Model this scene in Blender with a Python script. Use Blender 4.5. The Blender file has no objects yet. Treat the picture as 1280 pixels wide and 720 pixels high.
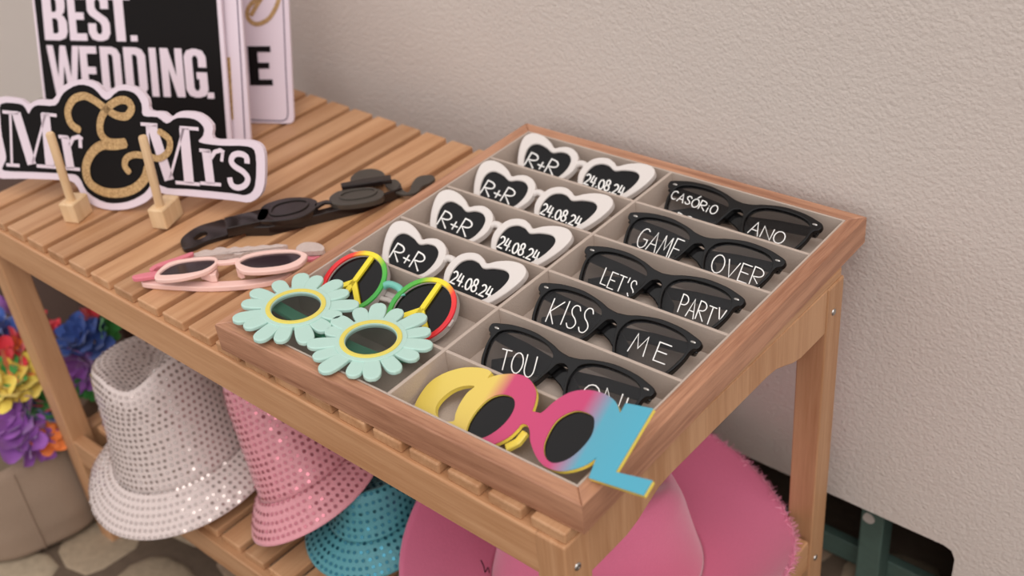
import bpy, bmesh, math, random
from mathutils import Vector, Matrix, noise
random.seed(7)
scene = bpy.context.scene
COL = scene.collection

# ---------------------------------------------------------------- camera, world, light
F_PX = 1460.0859
CAM = Vector((0.71507668, -0.77703181, 0.51921101))
ROT = Matrix(((0.7542855, -0.30911038, 0.57922721),
              (0.64982026, 0.47745054, -0.59141745),
              (-0.09373907, 0.82249119, 0.56100021)))
cam_data = bpy.data.cameras.new('camera')
cam = bpy.data.objects.new('camera', cam_data)
COL.objects.link(cam)
cam.matrix_world = Matrix.Translation(CAM) @ ROT.to_4x4()
cam_data.sensor_width = 36.0
cam_data.lens = 36.0 * F_PX / 1280.0
cam_data.clip_start = 0.01
cam_data.dof.use_dof = True
cam_data.dof.focus_distance = 0.90
cam_data.dof.aperture_fstop = 5.0
scene.camera = cam

world = bpy.data.worlds.new('world')
scene.world = world
world.use_nodes = True
bg = world.node_tree.nodes['Background']
bg.inputs[0].default_value = (1.0, 0.965, 0.95, 1)
bg.inputs[1].default_value = 1.0

sun_data = bpy.data.lights.new('sun_offscreen', 'SUN')
sun_data.energy = 1.4
sun_data.angle = math.radians(50)
sun_data.color = (1.0, 0.965, 0.94)
sun = bpy.data.objects.new('sun_offscreen', sun_data)
COL.objects.link(sun)
sun.rotation_euler = Vector((-0.55, 0.42, -0.95)).to_track_quat('-Z', 'Y').to_euler()

vs = scene.view_settings
vs.view_transform = 'Standard'
vs.look = 'None'
vs.gamma = 1.0
vs.use_curve_mapping = False
vs.exposure = 0.0

# ---------------------------------------------------------------- measured layout (metres)
FLOOR = -0.497
TOP = -0.0264          # table top surface
YF, YB = -0.3965, -0.0299
PITCH, X0, SLAT_W = 0.0373, -0.3104, 0.0288
XL, XR = -0.4135, 0.3622
LEG = 0.026
WALL_Y = 0.03
TW, TD, TH = 0.36, 0.3977, 0.0262     # tray
TROT = 0.0297


def ray(u, v):
    return ROT @ Vector(((u - 640) / F_PX, -(v - 360) / F_PX, -1.0))


def on(u, v, axis, val):
    d = ray(u, v)
    return CAM + d * ((val - CAM[axis]) / d[axis])


CT, ST = math.cos(TROT), math.sin(TROT)


def tray_pt(u, v, z=0.0):
    return Vector((CT * u + ST * v, ST * u - CT * v, z))


class Plane:
    """local frame: origin O, axes A (right), B (up the slope), N (normal)"""
    def __init__(s, O, A, B):
        s.O = Vector(O)
        s.A = Vector(A).normalized()
        s.B = Vector(B)
        s.B = (s.B - s.A * s.A.dot(s.B)).normalized()
        s.N = s.A.cross(s.B)

    def loc(s, u, v):
        d = ray(u, v)
        t = (s.O - CAM).dot(s.N) / d.dot(s.N)
        P = CAM + d * t - s.O
        return Vector((P.dot(s.A), P.dot(s.B)))

    def mat(s):
        m = Matrix.Identity(4)
        for i in range(3):
            m[i][0], m[i][1], m[i][2], m[i][3] = s.A[i], s.B[i], s.N[i], s.O[i]
        return m


def slot_plane(row, theta, ctr, vo=0.006, z0=-0.0205):
    v = 0.0723 + 0.0627 * row - vo
    A = tray_pt(1, 0) - tray_pt(0, 0)
    back = tray_pt(0, -1) - tray_pt(0, 0)
    return Plane(tray_pt(ctr, v, z0), A, back * math.cos(theta) + Vector((0, 0, math.sin(theta))))


def zoomed(x0, y0, s, pts):
    return [(x0 + a / s, y0 + b / s) for a, b in pts]


# ---------------------------------------------------------------- materials
def lin(c):
    c = c / 255.0
    return c / 12.92 if c <= 0.04045 else ((c + 0.055) / 1.055) ** 2.4


def rgb(r, g, b):
    return (lin(r), lin(g), lin(b), 1.0)


MATS = {}


def new_mat(name):
    m = bpy.data.materials.new(name)
    m.use_nodes = True
    nt = m.node_tree
    return m, nt, nt.nodes['Principled BSDF']


def plain(name, col, rough=0.5, metal=0.0, alpha=None, spec=None, coat=0.0, bump=0.0, bscale=200.0, var=0.0, trans=0.0, sheen=0.0):
    if name in MATS:
        return MATS[name]
    m, nt, b = new_mat(name)
    b.inputs['Base Color'].default_value = col
    b.inputs['Roughness'].default_value = rough
    b.inputs['Metallic'].default_value = metal
    if spec is not None:
        b.inputs['Specular IOR Level'].default_value = spec
    if coat:
        b.inputs['Coat Weight'].default_value = coat
        b.inputs['Coat Roughness'].default_value = 0.05
    if alpha is not None:
        b.inputs['Alpha'].default_value = alpha
    if trans:
        b.inputs['Transmission Weight'].default_value = trans
    if sheen:
        b.inputs['Sheen Weight'].default_value = sheen
    tc = nt.nodes.new('ShaderNodeTexCoord')
    nz = nt.nodes.new('ShaderNodeTexNoise')
    nz.inputs['Scale'].default_value = bscale
    nz.inputs['Detail'].default_value = 4
    nt.links.new(tc.outputs['Object'], nz.inputs['Vector'])
    if bump:
        bp = nt.nodes.new('ShaderNodeBump')
        bp.inputs['Strength'].default_value = bump
        bp.inputs['Distance'].default_value = 0.002
        nt.links.new(nz.outputs['Fac'], bp.inputs['Height'])
        nt.links.new(bp.outputs['Normal'], b.inputs['Normal'])
    if var:
        mx = nt.nodes.new('ShaderNodeMixRGB')
        mx.inputs[1].default_value = tuple(c * (1 - var) for c in col[:3]) + (1,)
        mx.inputs[2].default_value = tuple(min(1, c * (1 + var)) for c in col[:3]) + (1,)
        nt.links.new(nz.outputs['Fac'], mx.inputs[0])
        nt.links.new(mx.outputs[0], b.inputs['Base Color'])
    MATS[name] = m
    return m


def wood(name, light, dark, axis, grain=55.0, rough=0.45, rnd=0.12):
    if name in MATS:
        return MATS[name]
    m, nt, b = new_mat(name)
    N, L = nt.nodes, nt.links
    tc = N.new('ShaderNodeTexCoord')
    info = N.new('ShaderNodeObjectInfo')
    add = N.new('ShaderNodeVectorMath')
    add.operation = 'ADD'
    cmb = N.new('ShaderNodeCombineXYZ')
    mul = N.new('ShaderNodeMath')
    mul.operation = 'MULTIPLY'
    mul.inputs[1].default_value = 3.7
    L.new(info.outputs['Random'], mul.inputs[0])
    for i in range(3):
        L.new(mul.outputs[0], cmb.inputs[i])
    L.new(tc.outputs['Object'], add.inputs[0])
    L.new(cmb.outputs[0], add.inputs[1])
    mp = N.new('ShaderNodeMapping')
    sc = [grain] * 3
    sc[axis] = grain * 0.05
    mp.inputs['Scale'].default_value = sc
    L.new(add.outputs[0], mp.inputs['Vector'])
    n1 = N.new('ShaderNodeTexNoise')
    n1.inputs['Scale'].default_value = 1.0
    n1.inputs['Detail'].default_value = 5
    n1.inputs['Distortion'].default_value = 0.6
    L.new(mp.outputs[0], n1.inputs['Vector'])
    n2 = N.new('ShaderNodeTexNoise')
    n2.inputs['Scale'].default_value = 9.0
    n2.inputs['Detail'].default_value = 3
    L.new(mp.outputs[0], n2.inputs['Vector'])
    ad = N.new('ShaderNodeMath')
    ad.operation = 'MULTIPLY_ADD'
    ad.inputs[1].default_value = 0.45
    L.new(n2.outputs['Fac'], ad.inputs[0])
    L.new(n1.outputs['Fac'], ad.inputs[2])
    rp = N.new('ShaderNodeValToRGB')
    rp.color_ramp.elements[0].position = 0.52
    rp.color_ramp.elements[0].color = dark
    rp.color_ramp.elements[1].position = 0.86
    rp.color_ramp.elements[1].color = light
    L.new(ad.outputs[0], rp.inputs[0])
    hsv = N.new('ShaderNodeHueSaturation')
    mr = N.new('ShaderNodeMapRange')
    mr.inputs['To Min'].default_value = 1 - rnd
    mr.inputs['To Max'].default_value = 1 + rnd
    L.new(info.outputs['Random'], mr.inputs['Value'])
    L.new(mr.outputs[0], hsv.inputs['Value'])
    L.new(rp.outputs[0], hsv.inputs['Color'])
    L.new(hsv.outputs[0], b.inputs['Base Color'])
    b.inputs['Roughness'].default_value = rough
    bp = N.new('ShaderNodeBump')
    bp.inputs['Strength'].default_value = 0.12
    bp.inputs['Distance'].default_value = 0.001
    L.new(n2.outputs['Fac'], bp.inputs['Height'])
    L.new(bp.outputs['Normal'], b.inputs['Normal'])
    MATS[name] = m
    return m


PINE_L, PINE_D = rgb(192, 147, 109), rgb(170, 122, 84)
PINE = [wood('pine_%s' % 'xyz'[i], PINE_L, PINE_D, i) for i in range(3)]
TRAYW = [wood('tray_wood_%s' % 'xyz'[i], rgb(192, 141, 111), rgb(146, 98, 73), i, grain=95.0, rnd=0.05) for i in range(3)]
BEECH = wood('beech', rgb(222, 190, 150), rgb(204, 168, 126), 2, rnd=0.05)
FELT = plain('felt', rgb(188, 172, 160), 0.95, bump=0.25, bscale=900, var=0.06, spec=0.1)
BLACK = plain('black_plastic', rgb(12, 11, 12), 0.14, spec=0.38)
SMOKE = plain('smoked_lens', rgb(20, 18, 20), 0.04, alpha=0.40, spec=0.6)
WHITE = plain('white_plastic', rgb(217, 209, 204), 0.3, coat=0.2)
CHALK = plain('white_paint_pen', rgb(245, 243, 240), 0.7)
STEEL = plain('steel', rgb(190, 188, 184), 0.28, metal=1.0)

# ---------------------------------------------------------------- object helpers


def link(name, me, mat, parent=None, mw=None):
    o = bpy.data.objects.new(name, me)
    COL.objects.link(o)
    if mat is not None and not me.materials:
        me.materials.append(mat)
    if parent is not None:
        o.parent = parent
    if mw is not None:
        o.matrix_local = mw
    return o


def tag(o, label, cat, group=None, kind=None):
    o['label'] = label
    if cat:
        o['category'] = cat
    if group:
        o['group'] = group
    if kind:
        o['kind'] = kind
    return o


def empty(name, mw):
    o = bpy.data.objects.new(name, None)
    o.empty_display_size = 0.02
    COL.objects.link(o)
    o.matrix_world = mw
    return o


def world_child(o, root):
    """o was modelled in world coordinates; hang it on root without moving it"""
    o.parent = root
    o.matrix_parent_inverse = root.matrix_basis.inverted()
    return o


def smooth(me, on_=True):
    for p in me.polygons:
        p.use_smooth = on_


def box_mesh(name, dx, dy, dz, bevel=0.0015, seg=2):
    bm = bmesh.new()
    bmesh.ops.create_cube(bm, size=1.0)
    for v in bm.verts:
        v.co = Vector((v.co.x * dx, v.co.y * dy, v.co.z * dz))
    if bevel:
        bmesh.ops.bevel(bm, geom=bm.edges[:], offset=bevel, segments=seg, profile=0.5, affect='EDGES')
    me = bpy.data.meshes.new(name)
    bm.to_mesh(me)
    bm.free()
    return me


def box(name, lo, hi, mat, root=None, bevel=0.0015):
    lo, hi = Vector(lo), Vector(hi)
    d = hi - lo
    o = link(name, box_mesh(name, d.x, d.y, d.z, bevel), mat)
    o.location = (lo + hi) / 2
    if root is not None:
        world_child(o, root)
    return o


def catmull(pts, n=6, closed=True):
    P = [Vector(p) for p in pts]
    out = []
    m = len(P)
    rng = range(m) if closed else range(m - 1)
    for i in rng:
        if closed:
            a, b, c, d = P[i - 1], P[i], P[(i + 1) % m], P[(i + 2) % m]
        else:
            a, b, c, d = P[max(i - 1, 0)], P[i], P[i + 1], P[min(i + 2, m - 1)]
        for k in range(n):
            t = k / n
            out.append(0.5 * ((2 * b) + (c - a) * t + (2 * a - 5 * b + 4 * c - d) * t * t + (3 * b - a - 3 * c + d) * t ** 3))
    if not closed:
        out.append(P[-1])
    return out


def curve_mesh(name, cu):
    o = bpy.data.objects.new(name, cu)
    COL.objects.link(o)
    dg = bpy.context.evaluated_depsgraph_get()
    dg.update()
    me = bpy.data.meshes.new_from_object(o.evaluated_get(dg))
    me.name = name
    bpy.data.objects.remove(o)
    bpy.data.curves.remove(cu)
    me.materials.clear()
    return me


def plate_mesh(name, loops, n0, n1, bevel=0.0, res=2):
    """flat 2D outlines (first outer, then holes) filled and extruded from n0 to n1"""
    cu = bpy.data.curves.new(name, 'CURVE')
    cu.dimensions = '2D'
    cu.fill_mode = 'BOTH'
    th = (n1 - n0) / 2
    cu.extrude = max(th - bevel, 0.00001)
    cu.bevel_depth = bevel
    cu.bevel_resolution = res
    cu.offset = -bevel
    for lp in loops:
        sp = cu.splines.new('POLY')
        sp.points.add(len(lp) - 1)
        for p, q in zip(sp.points, lp):
            p.co = (q[0], q[1], 0, 1)
        sp.use_cyclic_u = True
    me = curve_mesh(name, cu)
    me.transform(Matrix.Translation((0, 0, (n0 + n1) / 2)))
    bm = bmesh.new()
    bm.from_mesh(me)
    bmesh.ops.remove_doubles(bm, verts=bm.verts, dist=1e-6)
    bmesh.ops.recalc_face_normals(bm, faces=bm.faces)
    bm.to_mesh(me)
    bm.free()
    smooth(me, False)
    return me


def tube_mesh(name, pts, r, res=3, closed=False, radii=None, flat=None):
    cu = bpy.data.curves.new(name, 'CURVE')
    cu.dimensions = '3D'
    cu.bevel_depth = r
    cu.bevel_resolution = res
    cu.use_fill_caps = True
    sp = cu.splines.new('POLY')
    sp.points.add(len(pts) - 1)
    for i, (p, q) in enumerate(zip(sp.points, pts)):
        p.co = (q[0], q[1], q[2], 1)
        p.radius = radii[i] if radii else 1.0
    sp.use_cyclic_u = closed
    me = curve_mesh(name, cu)
    smooth(me)
    return me


def ribbon_mesh(name, lines, width, n0, thick=0.0003, roundcap=True):
    """flat strokes: each polyline becomes a strip of the given width"""
    V, F = [], []
    for ln in lines:
        w = width
        if isinstance(ln, tuple):
            ln, w = ln
        P = [Vector((p[0], p[1])) for p in ln]
        Q = [P[0]]
        for p in P[1:]:
            if (p - Q[-1]).length > 1e-6:
                Q.append(p)
        P = Q
        if len(P) == 1:
            P = [P[0] - Vector((w * 0.3, 0)), P[0] + Vector((w * 0.3, 0))]
        if roundcap:
            d0 = (P[0] - P[1]).normalized() * w * 0.25
            d1 = (P[-1] - P[-2]).normalized() * w * 0.25
            P = [P[0] + d0] + P + [P[-1] + d1]
        base = len(V)
        m = len(P)
        for i, p in enumerate(P):
            a = (P[i] - P[i - 1]).normalized() if i > 0 else None
            b = (P[i + 1] - P[i]).normalized() if i < m - 1 else None
            if a is None:
                t, k = b, 1
            elif b is None:
                t, k = a, 1
            else:
                t = a + b
                if t.length < 0.35:
                    t = b.copy()
                    k = 1
                else:
                    t.normalize()
                    k = min(1 / max(t.dot(b), 0.3), 1.6)
            nrm = Vector((-t.y, t.x)) * (w / 2 * k)
            if roundcap and i in (0, m - 1):
                nrm *= 0.55
            for s in (1, -1):
                q = p + nrm * s
                V.append((q.x, q.y, n0))
                V.append((q.x, q.y, n0 + thick))
        for i in range(m - 1):
            a = base + 4 * i
            b = a + 4
            F += [(a + 1, b + 1, b + 3, a + 3), (a, a + 2, b + 2, b), (a, b, b + 1, a + 1), (a + 2, a + 3, b + 3, b + 2)]
        a = base
        F.append((a, a + 1, a + 3, a + 2))
        a = base + 4 * (m - 1)
        F.append((a, a + 2, a + 3, a + 1))
    me = bpy.data.meshes.new(name)
    me.from_pydata(V, [], F)
    me.update()
    return me


def lathe(name, prof, n=32):
    bm = bmesh.new()
    rings = []
    for r, z in prof:
        if r < 1e-6:
            rings.append([bm.verts.new((0, 0, z))])
        else:
            rings.append([bm.verts.new((r * math.cos(2 * math.pi * i / n), r * math.sin(2 * math.pi * i / n), z)) for i in range(n)])
    for a, b in zip(rings, rings[1:]):
        for i in range(n):
            j = (i + 1) % n
            if len(a) == 1 and len(b) == 1:
                continue
            if len(a) == 1:
                bm.faces.new((a[0], b[i], b[j]))
            elif len(b) == 1:
                bm.faces.new((a[i], b[0], a[j]))
            else:
                bm.faces.new((a[i], b[i], b[j], a[j]))
    bmesh.ops.recalc_face_normals(bm, faces=bm.faces)
    me = bpy.data.meshes.new(name)
    bm.to_mesh(me)
    bm.free()
    smooth(me)
    return me


def grid_mesh(name, fn, nu, nv, close_u=True):
    V, F = [], []
    for j in range(nv):
        for i in range(nu):
            V.append(fn(i / nu if close_u else i / (nu - 1), j / (nv - 1)))
    for j in range(nv - 1):
        for i in range(nu if close_u else nu - 1):
            k = (i + 1) % nu
            F.append((j * nu + i, j * nu + k, (j + 1) * nu + k, (j + 1) * nu + i))
    me = bpy.data.meshes.new(name)
    me.from_pydata(V, [], F)
    me.update()
    smooth(me)
    return me


def ellipse(cx, cy, rx, ry, n=40, rot=0.0):
    out = []
    for i in range(n):
        t = 2 * math.pi * i / n
        x, y = rx * math.cos(t), ry * math.sin(t)
        out.append(Vector((cx + x * math.cos(rot) - y * math.sin(rot), cy + x * math.sin(rot) + y * math.cos(rot))))
    return out


def bar_mesh(name, pts, wb, wn):
    """rectangular bar swept along local points (a,b,n): wb across, wn thick"""
    V, F = [], []
    m = len(pts)
    P = [Vector(p) for p in pts]
    for i, p in enumerate(P):
        t = (P[min(i + 1, m - 1)] - P[max(i - 1, 0)]).normalized()
        s = Vector((-t.y, t.x, 0)).normalized()
        up = t.cross(s).normalized()
        w = wb[i] if isinstance(wb, (list, tuple)) else wb
        for a, b in ((-1, -1), (1, -1), (1, 1), (-1, 1)):
            V.append(p + s * (a * w / 2) + up * (b * wn / 2))
    for i in range(m - 1):
        for k in range(4):
            a, b = 4 * i + k, 4 * i + (k + 1) % 4
            F.append((a, b, b + 4, a + 4))
    F.append((3, 2, 1, 0))
    a = 4 * (m - 1)
    F.append((a, a + 1, a + 2, a + 3))
    me = bpy.data.meshes.new(name)
    me.from_pydata([tuple(v) for v in V], [], F)
    bm = bmesh.new()
    bm.from_mesh(me)
    bmesh.ops.recalc_face_normals(bm, faces=bm.faces)
    bmesh.ops.bevel(bm, geom=bm.edges[:], offset=min(wn, 0.003) * 0.22, segments=1, affect='EDGES')
    bm.to_mesh(me)
    bm.free()
    return me


# ---------------------------------------------------------------- stroke letters (unit box)
def arc(cx, cy, rx, ry, a0, a1, n=9):
    return [(cx + rx * math.cos(math.radians(a0 + (a1 - a0) * i / n)), cy + ry * math.sin(math.radians(a0 + (a1 - a0) * i / n))) for i in range(n + 1)]


S_CURVE = catmull([(0.92, 0.82), (0.7, 0.98), (0.3, 0.97), (0.1, 0.78), (0.3, 0.57), (0.7, 0.43), (0.92, 0.24), (0.7, 0.03), (0.3, 0.01), (0.05, 0.16)], 3, False)
GLYPH = {
    'A': (0.85, [[(0, 0), (0.5, 1), (1, 0)], [(0.15, 0.36), (0.85, 0.36)]]),
    'C': (0.75, [arc(0.55, 0.5, 0.55, 0.5, 50, 310)]),
    'D': (0.8, [[(0, 0), (0, 1)] + arc(0.1, 0.5, 0.9, 0.5, 90, -90)[0:] + [(0, 0)]]),
    'E': (0.7, [[(1, 1), (0, 1), (0, 0), (1, 0)], [(0, 0.52), (0.85, 0.52)]]),
    'G': (0.85, [arc(0.55, 0.5, 0.55, 0.5, 55, 300) + [(1, 0.2), (1, 0.47), (0.55, 0.47)]]),
    'I': (0.2, [[(0.5, 0), (0.5, 1)]]),
    'i': (0.3, [[(0.5, 0), (0.5, 0.55)], [(0.5, 0.75), (0.5, 0.78)]]),
    'K': (0.75, [[(0, 0), (0, 1)], [(1, 1), (0.05, 0.45), (0.7, 0)]]),
    'L': (0.65, [[(0, 1), (0, 0), (1, 0)]]),
    'M': (1.0, [[(0, 0), (0.18, 1), (0.5, 0.3), (0.85, 1), (1, 0)]]),
    'N': (0.85, [[(0, 0), (0, 1), (1, 0), (1, 1)]]),
    'O': (0.9, [arc(0.5, 0.5, 0.5, 0.5, 100, 470, 14)]),
    'Q': (0.9, [arc(0.5, 0.5, 0.5, 0.5, 100, 470, 14), [(0.45, 1.12), (0.75, 1.45)]]),   # O with acute accent
    'P': (0.7, [[(0, 0), (0, 1)] + arc(0.35, 0.73, 0.65, 0.27, 90, -90) + [(0, 0.46)]]),
    'R': (0.8, [[(0, 0), (0, 1)] + arc(0.35, 0.75, 0.6, 0.25, 90, -90) + [(0.1, 0.48), (1, 0)]]),
    'S': (0.7, [S_CURVE]),
    'T': (0.8, [[(0, 1), (1, 1)], [(0.5, 1), (0.5, 0)]]),
    'U': (0.8, [[(0, 1), (0, 0.4)] + arc(0.5, 0.4, 0.5, 0.4, 180, 360) + [(1, 1)]]),
    'V': (0.85, [[(0, 1), (0.45, 0), (1, 1)]]),
    'W': (1.2, [[(0, 1), (0.25, 0), (0.5, 0.75), (0.75, 0), (1, 1)]]),
    'Y': (0.8, [[(0, 1), (0.45, 0.45)], [(1, 1), (0.25, -0.1)]]),
    'B': (0.8, [[(0, 0), (0, 1)] + arc(0.4, 0.76, 0.55, 0.24, 90, -90) + [(0.1, 0.52)] + arc(0.4, 0.26, 0.6, 0.26, 90, -90) + [(0, 0)]]),
    "'": (0.2, [[(0.6, 1.1), (0.4, 0.75)]]),
    '!': (0.25, [[(0.5, 1), (0.5, 0.35)], [(0.5, 0.02), (0.5, 0.08)]]),
    '.': (0.22, [[(0.45, 0.0), (0.55, 0.06)]]),
    '+': (0.6, [[(0, 0.4), (1, 0.4)], [(0.5, 0.12), (0.5, 0.7)]]),
    '0': (0.65, [arc(0.5, 0.5, 0.5, 0.5, 100, 470, 12)]),
    '2': (0.65, [arc(0.5, 0.72, 0.45, 0.28, 160, -30, 8) + [(0.05, 0), (1, 0)]]),
    '4': (0.65, [[(0.3, 1), (0.05, 0.35), (1, 0.35)], [(0.85, 0.9), (0.7, -0.05)]]),
    '8': (0.65, [arc(0.5, 0.76, 0.38, 0.24, 270, -90, 10) + arc(0.5, 0.26, 0.48, 0.26, 90, 450, 12)]),
    ' ': (0.5, []),
}


def word_lines(plane, text, start, end, up, gap=0.28):
    """handwriting between two baseline pixels, mapped on to the plane the thing lies in"""
    tot = sum(GLYPH[c][0] for c in text) + gap * (len(text) - 1)
    lines = []
    x = 0.0
    s, e, u = Vector(start), Vector(end), Vector(up)
    rnd = random.Random(text)
    for c in text:
        w, strokes = GLYPH[c]
        jy = rnd.uniform(-0.05, 0.05)
        js = rnd.uniform(0.93, 1.07)
        for st in strokes:
            ln = []
            for (a, b) in st:
                p = s + (e - s) * ((x + a * w) / tot) + u * (b * js + jy)
                ln.append(plane.loc(p.x, p.y))
            lines.append(ln)
        x += w + gap
    return lines


# ================================================================ THE SETTING
def wall_material():
    m, nt, b = new_mat('stucco')
    N, L = nt.nodes, nt.links
    tc = N.new('ShaderNodeTexCoord')
    n1 = N.new('ShaderNodeTexNoise')
    n1.inputs['Scale'].default_value = 190
    n1.inputs['Detail'].default_value = 6
    n1.inputs['Roughness'].default_value = 0.6
    n2 = N.new('ShaderNodeTexVoronoi')
    n2.inputs['Scale'].default_value = 300
    n3 = N.new('ShaderNodeTexNoise')
    n3.inputs['Scale'].default_value = 5
    n3.inputs['Detail'].default_value = 3
    for n in (n1, n2, n3):
        L.new(tc.outputs['Object'], n.inputs['Vector'])
    mx = N.new('ShaderNodeMath')
    mx.operation = 'MULTIPLY_ADD'
    mx.inputs[1].default_value = -0.35
    L.new(n2.outputs['Distance'], mx.inputs[0])
    L.new(n1.outputs['Fac'], mx.inputs[2])
    bp = N.new('ShaderNodeBump')
    bp.inputs['Strength'].default_value = 0.42
    bp.inputs['Distance'].default_value = 0.0025
    L.new(mx.outputs[0], bp.inputs['Height'])
    L.new(bp.outputs['Normal'], b.inputs['Normal'])
    rp = N.new('ShaderNodeMixRGB')
    rp.inputs[1].default_value = rgb(207, 195, 187)
    rp.inputs[2].default_value = rgb(212, 201, 193)
    L.new(n3.outputs['Fac'], rp.inputs[0])
    L.new(rp.outputs[0], b.inputs['Base Color'])
    b.inputs['Roughness'].default_value = 0.9
    b.inputs['Specular IOR Level'].default_value = 0.15
    return m


STUCCO = wall_material()
CONCRETE = plain('bare_concrete', rgb(104, 98, 92), 0.95, bump=0.4, bscale=60, var=0.12)

# wall: slab with a low opening along its foot (top edge z=-0.3435, right end x=0.469)
OZ, OXR, OXL = -0.3435, 0.469, -0.75
wl = [(-4.0, FLOOR), (OXL, FLOOR), (OXL, OZ), (OXR - 0.012, OZ), (OXR - 0.004, OZ - 0.003), (OXR, OZ - 0.012), (OXR, FLOOR), (3.0, FLOOR), (3.0, 2.2), (-4.0, 2.2)]
me = plate_mesh('wall_back', [[Vector(p) for p in wl]], 0, 0.022)
wall = link('wall_back', me, STUCCO)
wall.matrix_world = Matrix(((1, 0, 0, 0), (0, 0, 1, WALL_Y), (0, 1, 0, 0), (0, 0, 0, 1)))
tag(wall, 'pale beige rough stucco wall behind the table', 'wall', kind='structure')
rec = box('wall_recess', (OXL - 0.3, WALL_Y + 0.50, FLOOR), (3.0, WALL_Y + 0.52, 0.2), CONCRETE, bevel=0)
tag(rec, 'concrete back of the hollow behind the wall opening', 'wall', kind='structure')
for nm, xa in (('wall_recess_blocker_left', OXL - 0.32), ('wall_recess_blocker_right', 0.62)):  # unseen end walls, added so sky light enters only through the opening
    e_ = box(nm, (xa, WALL_Y + 0.0225, FLOOR), (xa + 0.02, WALL_Y + 0.50, -0.18), CONCRETE, bevel=0)
    tag(e_, 'unseen concrete end added to keep sky light out of the hollow behind the wall opening', 'wall', kind='structure')
rec2 = box('ceiling_recess', (OXL - 0.3, WALL_Y + 0.0225, -0.2), (3.0, WALL_Y + 0.50, -0.18), CONCRETE, bevel=0)
tag(rec2, 'concrete top of the hollow behind the wall opening', 'ceiling', kind='structure')

GREENM = plain('green_metal', rgb(78, 98, 90), 0.5, bump=0.2, bscale=120, var=0.2)
# green metal frame inside the opening
fr = empty('metal_frame', Matrix.Translation((0.40, WALL_Y + 0.085, FLOOR)))
tag(fr, 'dark green metal post and rail inside the low wall opening', 'frame')
pp = on(1088, 670, 1, WALL_Y + 0.030)
box('post', (pp.x - 0.0125, WALL_Y + 0.030, FLOOR + 0.001), (pp.x + 0.0125, WALL_Y + 0.055, -0.202), GREENM, fr)
ry = WALL_Y + 0.056
box('rail', (OXL, ry, on(1040, 692, 1, ry).z), (1.6, ry + 0.012, on(1025, 662, 1, ry).z), GREENM, fr)
pa = on(1085, 647, 1, WALL_Y + 0.030)
splash = plate_mesh('paint_patch', [catmull([(-.006, -.004), (-.003, .006), (.004, .005), (.007, -.001), (.002, -.007)], 4)], 0, 0.0004)
o = link('paint_patch', splash, plain('pale_paint', rgb(190, 180, 172), 0.8))
o.matrix_world = Matrix.Translation((pp.x - 0.004, WALL_Y + 0.0298, pa.z)) @ Matrix.Rotation(math.pi / 2, 4, 'X')
world_child(o, fr)
o['label'] = 'pale paint patch'

# floor: mortar bed with cobbles
FLOORM = plain('mortar', rgb(92, 76, 62), 0.95, bump=0.6, bscale=90, var=0.25)
me = bpy.data.meshes.new('floor')
me.from_pydata([(-5, -5, FLOOR), (4, -5, FLOOR), (4, 3, FLOOR), (-5, 3, FLOOR)], [], [(0, 1, 2, 3)])
floor = link('floor', me, FLOORM)
tag(floor, 'brown mortar floor set with rounded cobbles', 'floor', kind='structure')
STONES = [plain('stone_%d' % i, c, 0.85, bump=0.5, bscale=110, var=0.3) for i, c in enumerate([rgb(150, 132, 110), rgb(138, 116, 96), rgb(160, 144, 122)])]


def stone_mesh(k):
    rnd = random.Random(k)
    out = []
    n = 12
    ph = [rnd.uniform(0, 6.28) for _ in range(3)]
    V, F = [], []
    prof = [(1.0, -0.35), (1.0, 0.62), (0.96, 0.80), (0.80, 0.93), (0.42, 1.0)]
    for r, z in prof:
        for i in range(n):
            t = 2 * math.pi * i / n
            rr = r * (0.88 + 0.10 * math.sin(2 * t + ph[0]) + 0.05 * math.sin(3 * t + ph[1]))
            ex = 0.8
            c, s = math.cos(t), math.sin(t)
            V.append((0.06 * rr * math.copysign(abs(c) ** ex, c), 0.05 * rr * math.copysign(abs(s) ** ex, s), 0.016 * z))
    V.append((0, 0, 0.0165))
    for j in range(len(prof) - 1):
        for i in range(n):
            k2 = (i + 1) % n
            F.append((j * n + i, j * n + k2, (j + 1) * n + k2, (j + 1) * n + i))
    b = (len(prof) - 1) * n
    for i in range(n):
        F.append((b + i, b + (i + 1) % n, len(V) - 1))
    me = bpy.data.meshes.new('cobblestone')
    me.from_pydata(V, [], F)
    me.update()
    smooth(me)
    me.materials.append(STONES[k % 3])
    return me


SM = [stone_mesh(k) for k in range(9)]
rnd = random.Random(3)
for j in range(9):
    for i in range(12):
        x = -0.95 + i * 0.122 + (0.06 if j % 2 else 0)
        y = -0.70 + j * 0.098
        if x > 0.62:
            continue
        o = link('cobblestone', SM[rnd.randrange(9)], None, floor)
        o.location = (x + rnd.uniform(-.006, .006), y + rnd.uniform(-.006, .006), FLOOR - 0.0125)
        o.rotation_euler = (0, 0, rnd.uniform(-0.35, 0.35))
        o.scale = (rnd.uniform(1.0, 1.12), rnd.uniform(1.0, 1.1), rnd.uniform(0.8, 1.1))

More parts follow.
